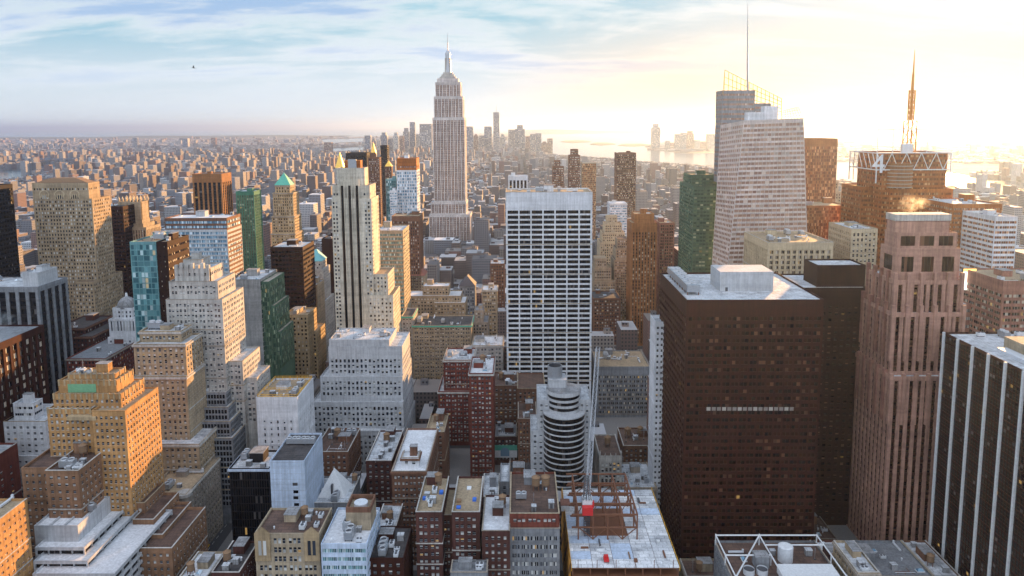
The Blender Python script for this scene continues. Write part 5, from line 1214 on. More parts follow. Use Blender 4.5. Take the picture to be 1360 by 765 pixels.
a = Acc(); tip = at(794, 462, 392); truss(a, (cx + .5, cy + 2, zc + 4), tuple(tip), 1.0, 26, 'metal', .13); part('jib', a, cr)
a = Acc(); truss(a, (cx - 1.4, cy - 2.6, zc + 4.3), (cx, cy + 1, zc + 15), .8, 5, 'metal_dark', .16); truss(a, (cx + 1.4, cy - 2.6, zc + 4.3), (cx, cy + 1, zc + 15), .6, 5, 'metal_dark', .14); a.tube((cx, cy + 1, zc + 15), tip, .09, 'metal_dark', 4); part('a_frame', a, cr)
rv = thing('site_cart', 'small red site cart parked on the white plank deck', 'cart', (at(805, 744, 305).x, 305, zd - .18))
cx = rv.location.x; a = Acc(); a.box(cx - 1.2, cx + 1.2, 303, 306.6, zd + .35, zd + 1.2, 'red_paint', True); a.box(cx - 1.0, cx + 1.0, 304.4, 306.4, zd + 1.2, zd + 2.1, 'red_paint'); part('body', a, rv)
for sx in (-1.1, 1.1):
    for y in (303.8, 305.8):
        a = Acc(); a.tube((cx + sx - .15, y, zd + .25), (cx + sx + .15, y, zd + .25), .42, 'metal_dark', 12); part('wheel', a, rv)
mx = thing('site_hut', 'white site hut with pink roof sheet at the far left corner of the deck', 'hut', (at(750, 672, 350).x, 350, zd - .2))
cx = mx.location.x; a = Acc(); a.box(cx - 2, cx + 2.4, 347, 353, zd - .2, zd + 3, 'frame_white'); part('body', a, mx); a = Acc(); a.box(cx - 2.3, cx + 2.7, 346.7, 353.3, zd + 3.004, zd + 3.3, 'wall_pink', True); part('roof', a, mx)

# ---- framed rooftop at the bottom edge under the maroon box
zr = at(1040, 748, 300).z
p0, p1 = at(966, 741, 303).x, at(1108, 741, 303).x
fr = building('office_building', 'rooftop ringed by a white steel pipe frame around a big drum fan, bottom edge', [(p0, p1, 288, 324, 0, zr - 5)], 'punch', 'grey', 'glass_dark', 'brown', near=True, clutter=2, zvis=20)
a = Acc(); z = zr
for (q, s) in (((p0, 290), (p1, 290)), ((p0, 322), (p1, 322)), ((p0, 290), (p0, 322)), ((p1, 290), (p1, 322)), ((p0 + 21, 290), (p0 + 21, 322)), ((p0, 306), (p0 + 21, 306)), ((p0, 290), (p0 + 21, 322)), ((p0 + 21, 314), (p1, 314))): a.tube(q + (z,), s + (z,), .35, 'frame_white', 6)
for x in (p0, p0 + 21, p1):
    for y in (290, 306, 322): a.tube((x, y, zr - 5), (x, y, z + .6), .3, 'frame_white', 6)
part('pipe_frame', a, fr)
a = Acc(); c = at(1043, 736, 310); a.cyl(c.x, 310, zr - 5, zr + 2, 3.4, 3.4, 'duct', 24); a.cyl(c.x, 310, zr + 2, zr + 2.2, 3.0, 2.6, 'frame_white', 24); part('drum_fan', a, fr)
for k in range(2): a = Acc(); a.cyl(p0 + 9 + 6 * k, 300, zr - 5, zr - 2.4, 2.5, 2.5, 'duct', 18, False); a.cyl(p0 + 9 + 6 * k, 300, zr - 5, zr - 3, 2.4, 2.4, 'metal_dark', 18); part('fan', a, fr)
a = Acc(); a.box(p0 + 22, p1 - 2, 291, 301, zr - 5, zr - 1, 'frame_white'); part('plant_room', a, fr)
hero_rect(p0, p1, 288, 324, 765)

# ---- steam on two roofs
st_, t_, p_ = _mat('steam'); t_.nodes.remove(p_); v_ = t_.nodes.new('ShaderNodeVolumePrincipled'); v_.inputs['Color'].default_value = (.95, .95, .95, 1); v_.inputs['Anisotropy'].default_value = .5
g_ = t_.nodes.new('ShaderNodeNewGeometry'); tcn = t_.nodes.new('ShaderNodeTexCoord'); nz = _noise(t_, .35, 4, tcn.outputs['Object'], .65)
mp_ = t_.nodes.new('ShaderNodeMapping'); mp_.inputs['Scale'].default_value = (1 / 10, 1 / 7, 1 / 6.5); t_.links.new(tcn.outputs['Object'], mp_.inputs[0])
ln = t_.nodes.new('ShaderNodeVectorMath'); ln.operation = 'LENGTH'; t_.links.new(mp_.outputs[0], ln.inputs[0])
fo = t_.nodes.new('ShaderNodeMath'); fo.operation = 'SUBTRACT'; fo.inputs[0].default_value = .95; fo.use_clamp = True; t_.links.new(ln.outputs['Value'], fo.inputs[1])
mr = t_.nodes.new('ShaderNodeMapRange'); mr.inputs[1].default_value = .47; mr.inputs[2].default_value = .72; mr.inputs[3].default_value = 0; mr.inputs[4].default_value = .28; t_.links.new(nz.outputs[0], mr.inputs[0])
mm = t_.nodes.new('ShaderNodeMath'); mm.operation = 'MULTIPLY'; t_.links.new(mr.outputs[0], mm.inputs[0]); t_.links.new(fo.outputs[0], mm.inputs[1]); t_.links.new(mm.outputs[0], v_.inputs['Density'])
t_.links.new(v_.outputs[0], t_.nodes['Material Output'].inputs['Volume']); MATS['steam'] = st_
def steam(label, c, s):
    import bmesh
    bm = bmesh.new(); bmesh.ops.create_icosphere(bm, subdivisions=3, radius=1.0)
    for v in bm.verts:
        n = math.sin(v.co.x * 3.1) * math.cos(v.co.y * 2.7 + v.co.z * 2); v.co *= 1 + .25 * n; v.co.x *= s[0]; v.co.y *= s[1]; v.co.z *= s[2]; v.co.x += v.co.z * .5
    me = D.meshes.new('steam'); bm.to_mesh(me); bm.free(); me.materials.append(MT('steam')); o = link('steam', me, None, c); o['kind'] = 'stuff'; o['label'] = label; o['category'] = 'steam'
t = tiers_of(pk)[0]; steam('white steam drifting off the flat crown of the pink stone tower', (t[0] + (t[1] - t[0]) * .5, t[2] + 10, t[5] + 6.4), (9, 7, 5))
c = at(12, 427, 372); steam('thin steam over the roof of the dark red stone block', (c.x - 4, 372, c.z + 1), (8, 6, 4))
# ================================================================ the rest of the city
LAND = [('the tallest stone tower', 597, 1330), ('the white grid slab', 729, 560), ('the white art deco tower', 470, 575), ('the green pyramid tower', 375, 800),
        ('the striped blue glass slab', 262, 622), ('the tan arched tower', 84, 620), ('the copper piered tower', 856, 766), ('the crystal tower', 1010, 640),
        ('the maroon box tower', 1000, 440), ('the red pyramid roof block', 553, 830), ('the round fronted tower', 749, 408), ('the pale grey stepped block', 480, 490),
        ('the wide tan block', 590, 612), ('the bronze fluted tower', 275, 980), ('the emerald tower', 325, 900), ('the curved top apartment tower', 832, 1320),
        ('the green glass tower', 930, 700), ('the orange slab', 1090, 820), ('the frame crowned tower', 1210, 640), ('the rust orange tower', 1300, 580),
        ('the orange brick tower', 110, 335), ('the ice blue cube', 385, 352), ('the white yellow railed block', 370, 420), ('the wedding cake block', 816, 905),
        ('the black skyline box', 473, 1240), ('the brown piered tower', 538, 830), ('the stone corner building', 225, 366), ('the white gothic block', 811, 424)]
WN = dict(brownbrick='brown', redbrick='red brick', sand='sandy', cream='cream', grey='grey', darkbrick='dark brick', pink='pinkish', tan='tan', palegrey='pale grey', white='white', copper='copper brown', stone='stone', limestone='light stone', buff='buff')
RN = dict(pale='pale', tan='tan', dark='dark', grey='grey', white='white', brown='brown')
rnd = random.Random(11)
lots = []
def free(x0, x1, y0, y1, m=1.5):
    return all(x1 + m < h[0] or x0 - m > h[1] or y1 + m < h[2] or y0 - m > h[3] for h in HERO)
HP = []     # heroes in the picture: x range, y top unknown, bottom row, depth
for h in HERO:
    xs = [proj((x, h[2], 60))[0] for x in (h[0], h[1])] + [proj((x, h[3], 60))[0] for x in (h[0], h[1])]
    HP.append((min(xs), max(xs), h[4], h[2]))
def maxh(x0, x1, y0):
    """height a filler may reach without covering what the photograph shows behind it"""
    pa, pb = proj((x0, y0, 20))[0], proj((x1, y0, 20))[0]; lim = 300.0
    for a, b, yb, d in HP:
        if d > y0 + 2 and pa < b - 1 and pb > a + 1:
            lim = min(lim, at((max(pa, a) + min(pb, b)) / 2, yb + 1, y0).z)
    return lim
for i in range(len(AVE) - 1):
    for j in range(len(STS) - 1):
        if STS[j] < 270: continue
        if AVE[i] == -186 and 600 < STS[j] < 760: continue
        bx0, bx1 = AVE[i] + 12, AVE[i + 1] - 12; by0, by1 = STS[j] + 9, STS[j + 1] - 9
        for row in range(2):
            x = bx0
            while x < bx1 - 7:
                w = min(rnd.choice([14, 18, 22, 26, 34]), bx1 - x)
                if bx1 - x - w < 8: w = bx1 - x
                y0 = by0 + (row * (by1 - by0) / 2); y1 = y0 + (by1 - by0) / 2 - .8
                xx0, xx1 = x, x + w - .5; x += w
                # clip against the towers already standing
                tries = [(xx0, xx1, y0, y1), (xx0, xx1 - w * .5, y0, y1), (xx0 + w * .5, xx1, y0, y1), (xx0, xx1, y0 + 15, y1), (xx0, xx1, y0, y1 - 15)]
                q = next((t for t in tries if t[1] - t[0] > 6 and t[3] - t[2] > 8 and free(*t)), None)
                if not q: continue
                far = y0 > 900
                h = rnd.choice([16, 20, 24, 30, 36, 44, 52] if not far else [18, 22, 26, 30, 36, 44, 54]) * rnd.uniform(.9, 1.15)
                if rnd.random() < (.10 if not far else .13): h *= 1.7
                h = min(h, maxh(q[0], q[1], q[2]))
                if h < 9: h = min(9, maxh(q[0], q[1], q[2])); 
                if h < 6: continue
                pa, pb = proj((q[0], q[2], h)), proj((q[1], q[2], h))
                if pb[0] < -15 or pa[0] > 1375 or pa[1] > 790: continue
                # hidden behind a nearer tower?
                mx = (pa[0] + pb[0]) / 2
                hid = any(d < q[2] - 5 and a + 2 < mx < b - 2 and yb > pa[1] + 12 for a, b, yb, d in HP) and pa[1] > 300 or \
                      any(d < q[2] - 5 and a + 2 < mx < b - 2 and yb > pa[1] + 12 for a, b, yb, d in HP)
                lots.append((hid, -(pb[0] - pa[0]) * (h + .25 * (q[3] - q[2])) / q[2] ** .5 / 1.0, q, h, pa, pb))
lots.sort(key=lambda t: (t[0], t[1]))
NB = 200
FILL = [t for t in lots if not t[0]][:NB]
used = set(id(t) for t in FILL)
OTHER = [t for t in lots if id(t) not in used]
info = []
for t in FILL:
    hid, s, q, h, pa, pb = t
    near = q[2] < 520
    wall = rnd.choice(['brownbrick', 'redbrick', 'darkbrick', 'darkbrick', 'grey', 'sand', 'stone', 'brownbrick', 'tan'] if near else ['brownbrick', 'redbrick', 'sand', 'cream', 'grey', 'pink', 'tan', 'stone', 'palegrey', 'white', 'copper', 'limestone', 'buff'])
    roof = rnd.choice(['pale', 'dark', 'grey', 'brown', 'white', 'tan']); mx = (pa[0] + pb[0]) / 2
    l = min(LAND, key=lambda l: abs(mx - l[1]) * 1.0 + abs(q[2] - l[2]) * .12)
    dx = mx - l[1]; rel = ('behind' if q[2] > l[2] else 'in front of') if abs(dx) < 34 else ('left of' if dx < 0 else 'right of')
    size = 'low' if h < 26 else 'tall' if h > 55 else 'mid-height'
    info.append([t, wall, roof, l, rel, size, mx])
ORD = ['', 'second ', 'third ', 'fourth ', 'fifth ', 'sixth ', 'seventh ', 'eighth ', 'ninth ', 'tenth ', 'eleventh ', 'twelfth ', 'thirteenth ', 'fourteenth ', 'fifteenth ', 'sixteenth ']
cnt = {}
for e in sorted(info, key=lambda e: e[0][2][2]):
    t, wall, roof, l, rel, size, mx = e; q, h = t[2], t[3]
    key = (wall, roof, size, rel, l[0]); n = cnt.get(key, 0); cnt[key] = n + 1
    noun = 'block'
    label = f'{ORD[min(n, 15)] }{size} {WN[wall]} {noun} with {RN[roof]} roof {rel} {l[0]}'.strip()
    st = rnd.choice(['punch', 'punch', 'dense', 'pair', 'triple', 'bands' if q[2] > 700 and wall in ('white', 'palegrey', 'grey') else 'punch'])
    bx = [(q[0], q[1], q[2], q[3], 0, h - 1)]
    if h > 40 and rnd.random() < .6 and q[1] - q[0] > 12:
        k = rnd.uniform(.6, .8); ins = (q[1] - q[0]) * .12
        bx = [(q[0] + ins, q[1] - ins, q[2] + 3, q[3] - 3, h * k + .005, h - 1), (q[0], q[1], q[2], q[3], 0, h * k)]
    r = building('apartment_block' if wall in ('brownbrick', 'redbrick', 'darkbrick') else 'office_building', label, bx, st, wall, 'glass_dark', roof, near=q[2] < 430, zvis=0, clutter=3 if q[2] < 800 else 1,
             seed=int(mx * 10), group='city blocks between the towers', cornice='stone' if q[2] < 600 and rnd.random() < .35 else None)
    HERO.append((q[0], q[1], q[2], q[3], 765))
# ---- distant mass: one object of kind stuff
def citym():
    m, t, p = _mat('city_mass'); geo = t.nodes.new('ShaderNodeNewGeometry')
    r = _ramp(t, geo.outputs['Random Per Island'], [(0, (.12, .085, .08)), (.12, (.17, .135, .125)), (.26, (.24, .22, .21)), (.40, (.16, .165, .185)), (.54, (.27, .27, .28)), (.68, (.11, .095, .095)), (.76, (.21, .125, .105)), (.86, (.20, .215, .25)), (.95, (.40, .41, .43))], 'CONSTANT')
    s = t.nodes.new('ShaderNodeSeparateXYZ'); t.links.new(geo.outputs['Position'], s.inputs[0])
    def M(op, a, b=0.0):
        n = t.nodes.new('ShaderNodeMath'); n.operation = op
        for i, v in enumerate((a, b)):
            if isinstance(v, float): n.inputs[i].default_value = v
            else: t.links.new(v, n.inputs[i])
        return n.outputs[0]
    fz = M('LESS_THAN', M('FRACT', M('DIVIDE', s.outputs[2], 3.6)), .5); fx = M('LESS_THAN', M('FRACT', M('DIVIDE', M('ADD', s.outputs[0], s.outputs[1]), 3.1)), .5)
    sn = t.nodes.new('ShaderNodeSeparateXYZ'); t.links.new(geo.outputs['Normal'], sn.inputs[0])
    up = M('LESS_THAN', sn.outputs[2], .5); win = M('MULTIPLY', M('MULTIPLY', fz, fx), up)
    roof = _ramp(t, geo.outputs['Random Per Island'], [(0, (.30, .30, .31)), (.3, (.10, .09, .09)), (.5, (.42, .42, .44)), (.7, (.2, .18, .17)), (.92, (.60, .61, .63))], 'CONSTANT')
    c = _mixc(t, up, roof.outputs[0], r.outputs[0]); c = _mixc(t, win, c, (.03, .03, .035)); t.links.new(c, p.inputs['Base Color']); p.inputs['Roughness'].default_value = .8
    MATS['city_mass'] = m
citym()
def boxes_mesh(B6):
    """welded boxes (five faces each) so that every box is one island; sixth value turns it about its centre"""
    b = np.array([tuple(q) + (0.0,) * (6 - len(q)) for q in B6]); n = len(b); x0, x1, y0, y1, z1, an = b.T; z0 = np.zeros(n)
    cx, cy = (x0 + x1) / 2, (y0 + y1) / 2; ca, sa = np.cos(an), np.sin(an)
    def c3(x, y, z): return np.stack([cx + (x - cx) * ca - (y - cy) * sa, cy + (x - cx) * sa + (y - cy) * ca, z], -1)
    V = np.stack([c3(*c) for c in ((x0, y0, z0), (x1, y0, z0), (x1, y1, z0), (x0, y1, z0), (x0, y0, z1), (x1, y0, z1), (x1, y1, z1), (x0, y1, z1))], 1).reshape(-1, 3)
    F = np.array([[0, 1, 5, 4], [1, 2, 6, 5], [2, 3, 7, 6], [3, 0, 4, 7], [4, 5, 6, 7]]); F = (F[None] + (np.arange(n) * 8)[:, None, None]).reshape(-1, 4)
    me = D.meshes.new('distant_city'); me.vertices.add(len(V)); me.vertices.foreach_set('co', V.astype(np.float32).ravel())
    me.loops.add(F.size); me.loops.foreach_set('vertex_index', F.astype(np.int32).ravel()); me.polygons.add(len(F))
    me.polygons.foreach_set('loop_start', (np.arange(len(F)) * 4).astype(np.int32)); me.polygons.foreach_set('loop_total', np.full(len(F), 4, np.int32))
    me.materials.append(MT('city_mass')); me.update(calc_edges=True); me.shade_flat(); return me
def in_water(X, Y):
    g = proj((X, Y, 0)); return any(inside(g, p) or inside((g[0], g[1] - 1.2), p) for p in WPX)
def districts(Y0, Y1, pxl, pxr, ang, ave, st, lot, hs, ptall, htall, fill=.9, ox=0):
    """far districts on their own street grids: blocks of touching lots with streets between"""
    ca, sa = math.cos(ang), math.sin(ang); R_ = Y1 * 1.3; blockh = {}
    n0 = int(R_ / ave) + 1; m0 = int(R_ / st) + 1
    for i in range(-n0, n0):
        for j in range(-m0, m0):
            bx, by = i * ave + ox, j * st; X, Y = bx * ca - by * sa, bx * sa + by * ca + (Y0 + Y1) / 2
            if not (Y0 - st < Y < Y1 + st) or Y < 500: continue
            px = proj((X, Y, 0))[0]
            if not (pxl - 40 < px < pxr + 40): continue
            bh = rnd.choice(hs)
            for row in range(2):
                u = 0.0
                while u < ave - 24:
                    w = rnd.uniform(*lot); w = min(w, ave - 20 - u)
                    lx, ly = bx + u + w / 2, by + row * (st - 16) / 2 + (st - 16) / 4; u += w + .5
                    if rnd.random() > fill: continue
                    X, Y = lx * ca - ly * sa, lx * sa + ly * ca + (Y0 + Y1) / 2; px = proj((X, Y, 0))[0]
                    if not (pxl < px < pxr and Y0 < Y < Y1) or in_water(X, Y): continue
                    h = bh * rnd.uniform(.7, 1.4)
                    if rnd.random() < ptall: h = rnd.uniform(*htall)
                    l = (st - 16) / 2 - rnd.uniform(.5, 6)
                    if Y < 5200: h = min(h, maxh(X - w / 2, X + w / 2, Y))
                    if any(inside(proj((X, Y, h * f_)), p) for f_ in (1.0, .55) for p in WPX): h = min(h, rnd.uniform(5.2, 8))
                    if h < 5 or not free(X - w / 2, X + w / 2, Y - l / 2, Y + l / 2): continue
                    boxes.append((X - w / 2, X + w / 2, Y - l / 2, Y + l / 2, h, ang))
                    if h > 9 and Y < 6500 and rnd.random() < .6: q = rnd.uniform(1.5, 3.5); ex, ey = rnd.uniform(-.25, .25) * w, rnd.uniform(-.25, .25) * l; boxes.append((X + ex - q, X + ex + q, Y + ey - q, Y + ey + q, h + rnd.uniform(2.5, 6), ang))
boxes = []
for t in OTHER:
    q, h = t[2], t[3]; boxes.append((q[0], q[1], q[2], q[3], h)); z_ = min(3.0, (q[1] - q[0]) * .2); cx_, cy2 = rnd.uniform(q[0] + z_, q[1] - z_), rnd.uniform(q[2] + z_, q[3] - z_); boxes.append((cx_ - z_, cx_ + z_, cy2 - z_, cy2 + z_, h + rnd.uniform(2, 4.5)))
WPX = [[(-160, 252), (0, 239), (30, 235), (53, 230), (56, 227), (30, 225), (0, 226), (-160, 232)], [(34, 224), (100, 222.5), (104, 219.5), (70, 219), (36, 220)],
       [(700, 197), (742, 205.5), (800, 209), (860, 214), (955, 221), (1110, 238), (1200, 249), (1290, 258), (1380, 268), (1520, 286), (1520, 260), (1380, 245), (1290, 234), (1200, 222), (1110, 214), (955, 203.5), (905, 203.5), (862, 199), (858, 194), (870, 190), (955, 186), (955, 179), (800, 177.2), (716, 177.6)],
       [(430, 190), (484, 188), (484, 183.5), (424, 185.5)], [(436, 201), (484, 199), (486, 194.5), (440, 197)], [(1075, 187), (1520, 190), (1520, 184), (1200, 181), (1075, 180)]]
def inside(p, poly):
    x, y = p; c = False; n = len(poly)
    for i in range(n):
        (xa, ya), (xb, yb) = poly[i], poly[(i + 1) % n]
        if (ya > y) != (yb > y) and x < (xb - xa) * (y - ya) / (yb - ya) + xa: c = not c
    return c
def scatter(n, Y0, Y1, wmin, wmax, hs, ptall, htall, pxl=-40, pxr=1400, pw=1.6):
    k = 0
    for _ in range(n * 3):
        if k >= n: break
        Y = Y0 + (Y1 - Y0) * rnd.random() ** pw; px = rnd.uniform(pxl, pxr)
        X = at(px, 200, Y).x; X = round(X / 22) * 22 + rnd.uniform(-3, 3)
        w, l = rnd.uniform(wmin, wmax), rnd.uniform(wmin, wmax); g = proj((X, Y, 0))
        if any(inside(g, p) or inside((g[0], g[1] - 1), p) for p in WPX): continue
        h = rnd.choice(hs) * rnd.uniform(.8, 1.25)
        if rnd.random() < ptall: h = rnd.uniform(*htall); w, l = min(w, 24), min(l, 24)
        if not free(X - w / 2, X + w / 2, Y - l / 2, Y + l / 2): continue
        h = min(h, maxh(X - w / 2, X + w / 2, Y)) if Y < 5000 else h
        if h < 5: continue
        boxes.append((X - w / 2, X + w / 2, Y - l / 2, Y + l / 2, h)); k += 1
districts(2265, 5600, -40, 960, 0.0, 250, 80, (9, 30), [14, 18, 22, 27, 34], .07, (42, 90), .95, 40)
districts(1300, 5000, -40, 330, R(-8), 240, 84, (10, 30), [14, 18, 22, 28], .10, (40, 80), .5)
districts(2265, 3300, 930, 1400, 0.0, 250, 80, (10, 32), [14, 18, 24, 30], .08, (42, 80), .92, 40)
districts(5600, 9500, -40, 720, R(27), 270, 100, (14, 44), [8, 10, 12, 15], .022, (30, 60), .85)
districts(9500, 15500, -40, 700, R(12), 360, 160, (30, 90), [8, 10, 13], .02, (34, 60), .8)
districts(4300, 6500, 960, 1400, R(-20), 260, 110, (16, 50), [8, 10, 13], .03, (30, 55), .7)
districts(6500, 12000, 740, 1400, R(-12), 380, 200, (60, 140), [8, 11, 14], .04, (30, 60), .7)
o = link('distant_city', boxes_mesh(boxes)); o['kind'] = 'stuff'; o['label'] = 'mass of far low city blocks fading into blue haze'; o['category'] = 'city'

# ---- downtown, across the river and harbour: single towers far off
flatm('far_blue', (.16, .20, .27), .4); flatm('far_grey', (.26, .27, .30), .6); flatm('far_brown', (.26, .17, .14), .7); flatm('far_pale', (.52, .52, .52), .6)
wallm('wall_far_blue', (.15, .20, .28), .3, .4); wallm('wall_far_grey', (.27, .28, .31), .3); wallm('wall_far_brown', (.26, .16, .13), .3); wallm('wall_far_pale', (.55, .53, .50), .3)
FARN = dict(far_blue='blue glass', far_grey='grey', far_brown='brown', far_pale='pale')
def far(label, x0, x1, yt, Y, wall, shape=0, group='towers of the far skyline', cat='skyscraper'):
    b = pxbox(x0, x1, yt, Y, (x1 - x0) / 938 * Y * .8); r = thing('skyscraper', label, cat, ((b[0] + b[1]) / 2, Y, 0), group); a = Acc(); pan = []; rf = Acc()
    st = stl('piers', bay=max(6, (b[1] - b[0]) / 7), sub=[(.22, .56)], fl=11, wh=.6, span='wall_' + wall, r=1, rs=.5, top=10, edge=2)
    zv = max(0, at(x0, 205, Y).z)
    if shape == 1:
        b2 = list(b); ins = (b[1] - b[0]) * .2; b2[0] += ins; b2[1] -= ins; b2[4] = b[5] * .86; b[5] *= .858
        tier_walls(a, pan, rf, *b2, st, 'wall_' + wall, 'roof_grey', zv, 0)
    tier_walls(a, pan, rf, *b, st, 'wall_' + wall, 'roof_grey', zv, 0)
    part('wall', a, r); part('roof', rf, r); build_windows(r, pan, 'glass_dark', False)
    if shape == 2: a = Acc(); c = ((b[0] + b[1]) / 2, Y + 20); a.pyramid(b[0], b[1], b[2], b[3], b[5] + .1, b[5] * 1.16, 'wall_' + wall); part('pyramid_roof', a, r)
    if shape == 3: a = Acc(); c = ((b[0] + b[1]) / 2, Y + 20); a.tube((c[0], c[1], b[5]), (c[0], c[1], b[5] * 1.2), 3, 'metal', 5, 1.0); part('antenna', a, r)
    return r
SK = [(484, 492, 180, 'far_blue', 0), (493, 499, 184, 'far_grey', 1), (499, 505, 186, 'far_pale', 0), (505, 514, 176, 'far_blue', 1), (515, 522, 184, 'far_grey', 0), (522, 529, 176, 'far_pale', 1), (529.5, 536, 181, 'far_brown', 0),
      (535, 543, 170, 'far_grey', 1), (544, 551, 162, 'far_blue', 0), (552, 558, 178, 'far_pale', 0), (557, 573, 164.5, 'far_grey', 0), (617, 628, 168, 'far_blue', 0), (629, 635, 181, 'far_brown', 2), (636, 643, 180, 'far_grey', 0),
      (643, 653, 168, 'far_blue', 0), (655, 663, 149, 'far_grey', 3), (664, 671, 178, 'far_pale', 1), (675, 684, 172, 'far_grey', 0), (684, 697, 166, 'far_blue', 1), (698, 704, 181, 'far_brown', 0), (704, 712, 178, 'far_grey', 0), (711, 719, 177, 'far_blue', 0),
      (719, 727, 188, 'far_brown', 1), (727, 734, 184, 'far_brown', 0)]
pos = ['first', 'second', 'third', 'fourth', 'fifth', 'sixth', 'seventh', 'eighth', 'ninth', 'tenth', 'eleventh', 'twelfth', 'thirteenth']
for k, (x0, x1, yt, wl, sh) in enumerate(SK):
    side = 'left' if k < 11 else 'right'; i = (10 - k) if k < 11 else k - 11
    lab = f'{pos[i]} far skyline tower {side} of the tallest stone tower, {FARN[wl]}' + (', stepped top' if sh == 1 else ', pyramid top' if sh == 2 else ', highest with a mast' if sh == 3 else ', flat top')
    far(lab, x0, x1, yt, 6300 + 90 * (k % 5), wl, sh)
NJ = [(866.5, 877, 164, 'far_blue', 1), (897, 904, 178, 'far_grey', 0), (904.5, 912, 176.5, 'far_blue', 0), (912.5, 922, 174, 'far_brown', 1), (923, 930, 186, 'far_pale', 0), (884, 890, 187, 'far_grey', 0), (940, 952, 178, 'far_blue', 0), (931, 938, 188, 'far_brown', 0)]
for k, (x0, x1, yt, wl, sh) in enumerate(NJ):
    nm = ['lone tall', 'left of the waterside trio', 'middle of the waterside trio', 'tallest of the waterside trio', 'short', 'short', 'wide', 'squat']
    lab = ['lone tall blue tower on the far shore of the bay', 'left grey tower of the waterside trio across the bay', 'middle blue tower of the waterside trio across the bay', 'tallest brown tower of the waterside trio across the bay',
           'short pale tower right of the waterside trio across the bay', 'short grey tower between the lone tall tower and the waterside trio', 'wide blue tower across the bay beside the crystal tower', 'squat brown tower across the bay left of the wide blue one'][k]
    far(lab, x0, x1, yt, 7000, wl, sh, 'towers across the bay')
BK = [(430, 440, 189, 6000, 'far_brown', 'dark brown far tower alone left of the black skyline box'), (177, 182, 183, 8500, 'far_grey', 'far grey tower over the low eastern districts'), (242, 249, 184, 8500, 'far_blue', 'far blue tower over the eastern districts'), (280, 286, 183, 8500, 'far_brown', 'far brown tower right of the far blue one'),
      (93, 96, 200, 6500, 'far_pale', 'pale far chimney shaped tower by the river bend'), (156, 160, 198, 6500, 'far_pale', 'white far chimney shaped tower beyond the housing blocks')]
for x0, x1, yt, Y, wl, lab in BK: far(lab, x0, x1, yt, Y, wl, 0, 'towers of the eastern districts')
# housing slabs this side of the east river
hs = [(150, 158, 217), (163, 171, 217), (171.5, 179, 218), (179.5, 186, 217), (192, 198, 216), (199, 206, 217), (108, 116, 214), (126, 134, 216), (154, 163, 231), (235, 244, 208), (246, 254, 210), (255, 262, 208), (265, 273, 207), (276, 283, 208), (288, 296, 207), (298, 306, 209)]
for k, (x0, x1, yt) in enumerate(hs):
    wl = ['far_pale', 'far_pale', 'far_pale', 'far_pale', 'far_brown', 'far_brown', 'far_brown', 'far_pale', 'far_brown', 'far_grey', 'far_brown', 'far_grey', 'far_brown', 'far_grey', 'far_brown', 'far_grey'][k]
    far(f'{pos[k % 8]} {FARN[wl]} housing slab from the left in the {"nearer" if k < 9 else "farther"} riverside row', x0, x1, yt, 4200 if k < 9 else 5200, wl, 0, 'riverside housing slabs', 'apartment block')
# suspension bridge at the left river
b0 = at(39.5, 231, 4700)
br = thing('suspension_bridge', 'blue grey steel suspension bridge over the river at the far left', 'bridge', (b0.x, b0.y, 0))
for k, dx in enumerate((0, 520)):
    a = Acc(); zt = at(39.5, 211, 4700).z
    for s in (-9, 9): a.box(b0.x + dx * -1 + s - 3, b0.x - dx + s + 3, 4696, 4704, 0, zt, 'wall_far_blue')
    for z in (zt * .45, zt * .98): a.box(b0.x - dx - 12, b0.x - dx + 12, 4697, 4703, z, z + 5, 'wall_far_blue', True)
    part('tower', a, br)
a = Acc(); a.box(b0.x - 1200, b0.x + 330, 4694, 4706, 40, 46, 'wall_far_blue', True); part('deck', a, br)
a = Acc()
for k in range(20):
    f = lambda t: Vector((b0.x - 520 * t, 4700, zt - (zt - 50) * (1 - (2 * t - 1) ** 2)))
    a.tube(f(k / 20), f((k + 1) / 20), 1.2, 'wall_far_blue', 4)
a.tube((b0.x, 4700, zt), (b0.x + 300, 4700, 46), 1.2, 'wall_far_blue', 4); part('cable', a, br)

# ================================================================ water tanks on the roofs
def tank_proto():
    r = thing('water_tank', 'x', 'water tank', (0, 0, 0), 'rooftop water tanks'); a = Acc(); a.cyl(0, 0, 2.6, 6.4, 2.0, 1.9, 'wood', 18); a.cyl(0, 0, 2.4, 2.6, 2.1, 2.1, 'wood_dark', 18)
    for k in range(4): a.cyl(0, 0, 2.9 + k, 3.0 + k, 2.05, 2.05, 'metal_dark', 18, False)
    part('barrel', a, r); a = Acc(); a.cyl(0, 0, 6.4, 7.8, 2.25, .1, 'wood', 18); part('cone_roof', a, r)
    for x in (-1.3, 1.3):
        for y in (-1.3, 1.3): a = Acc(); a.box(x - .15, x + .15, y - .15, y + .15, 0, 2.4, 'steel_rust'); part('leg', a, r)
    return r
tp = tank_proto(); tfirst = [True]
def dup(root, loc, s=1.0, rz=0.0, label=None):
    r = root.copy(); COL.objects.link(r); r.location = loc; r.scale = (s, s, s); r.rotation_euler = (0, 0, rz)
    for c in root.children:
        d = c.copy(); COL.objects.link(d); d.parent = r
        for e in c.children: f = e.copy(); COL.objects.link(f); f.parent = d
    r['label'] = label; ROOTS.append(r); return r
bylab = {r['label']: r for r in ROOTS}
def tank(px, py, Y, label, s=1.0, key=None):
    p = at(px, py, Y)
    if tfirst[0]: r = tp; r.location = p; r.scale = (s,) * 3; r['label'] = label; tfirst[0] = False
    else: r = dup(tp, p, s, rnd.uniform(0, 1.5), label)
    return r
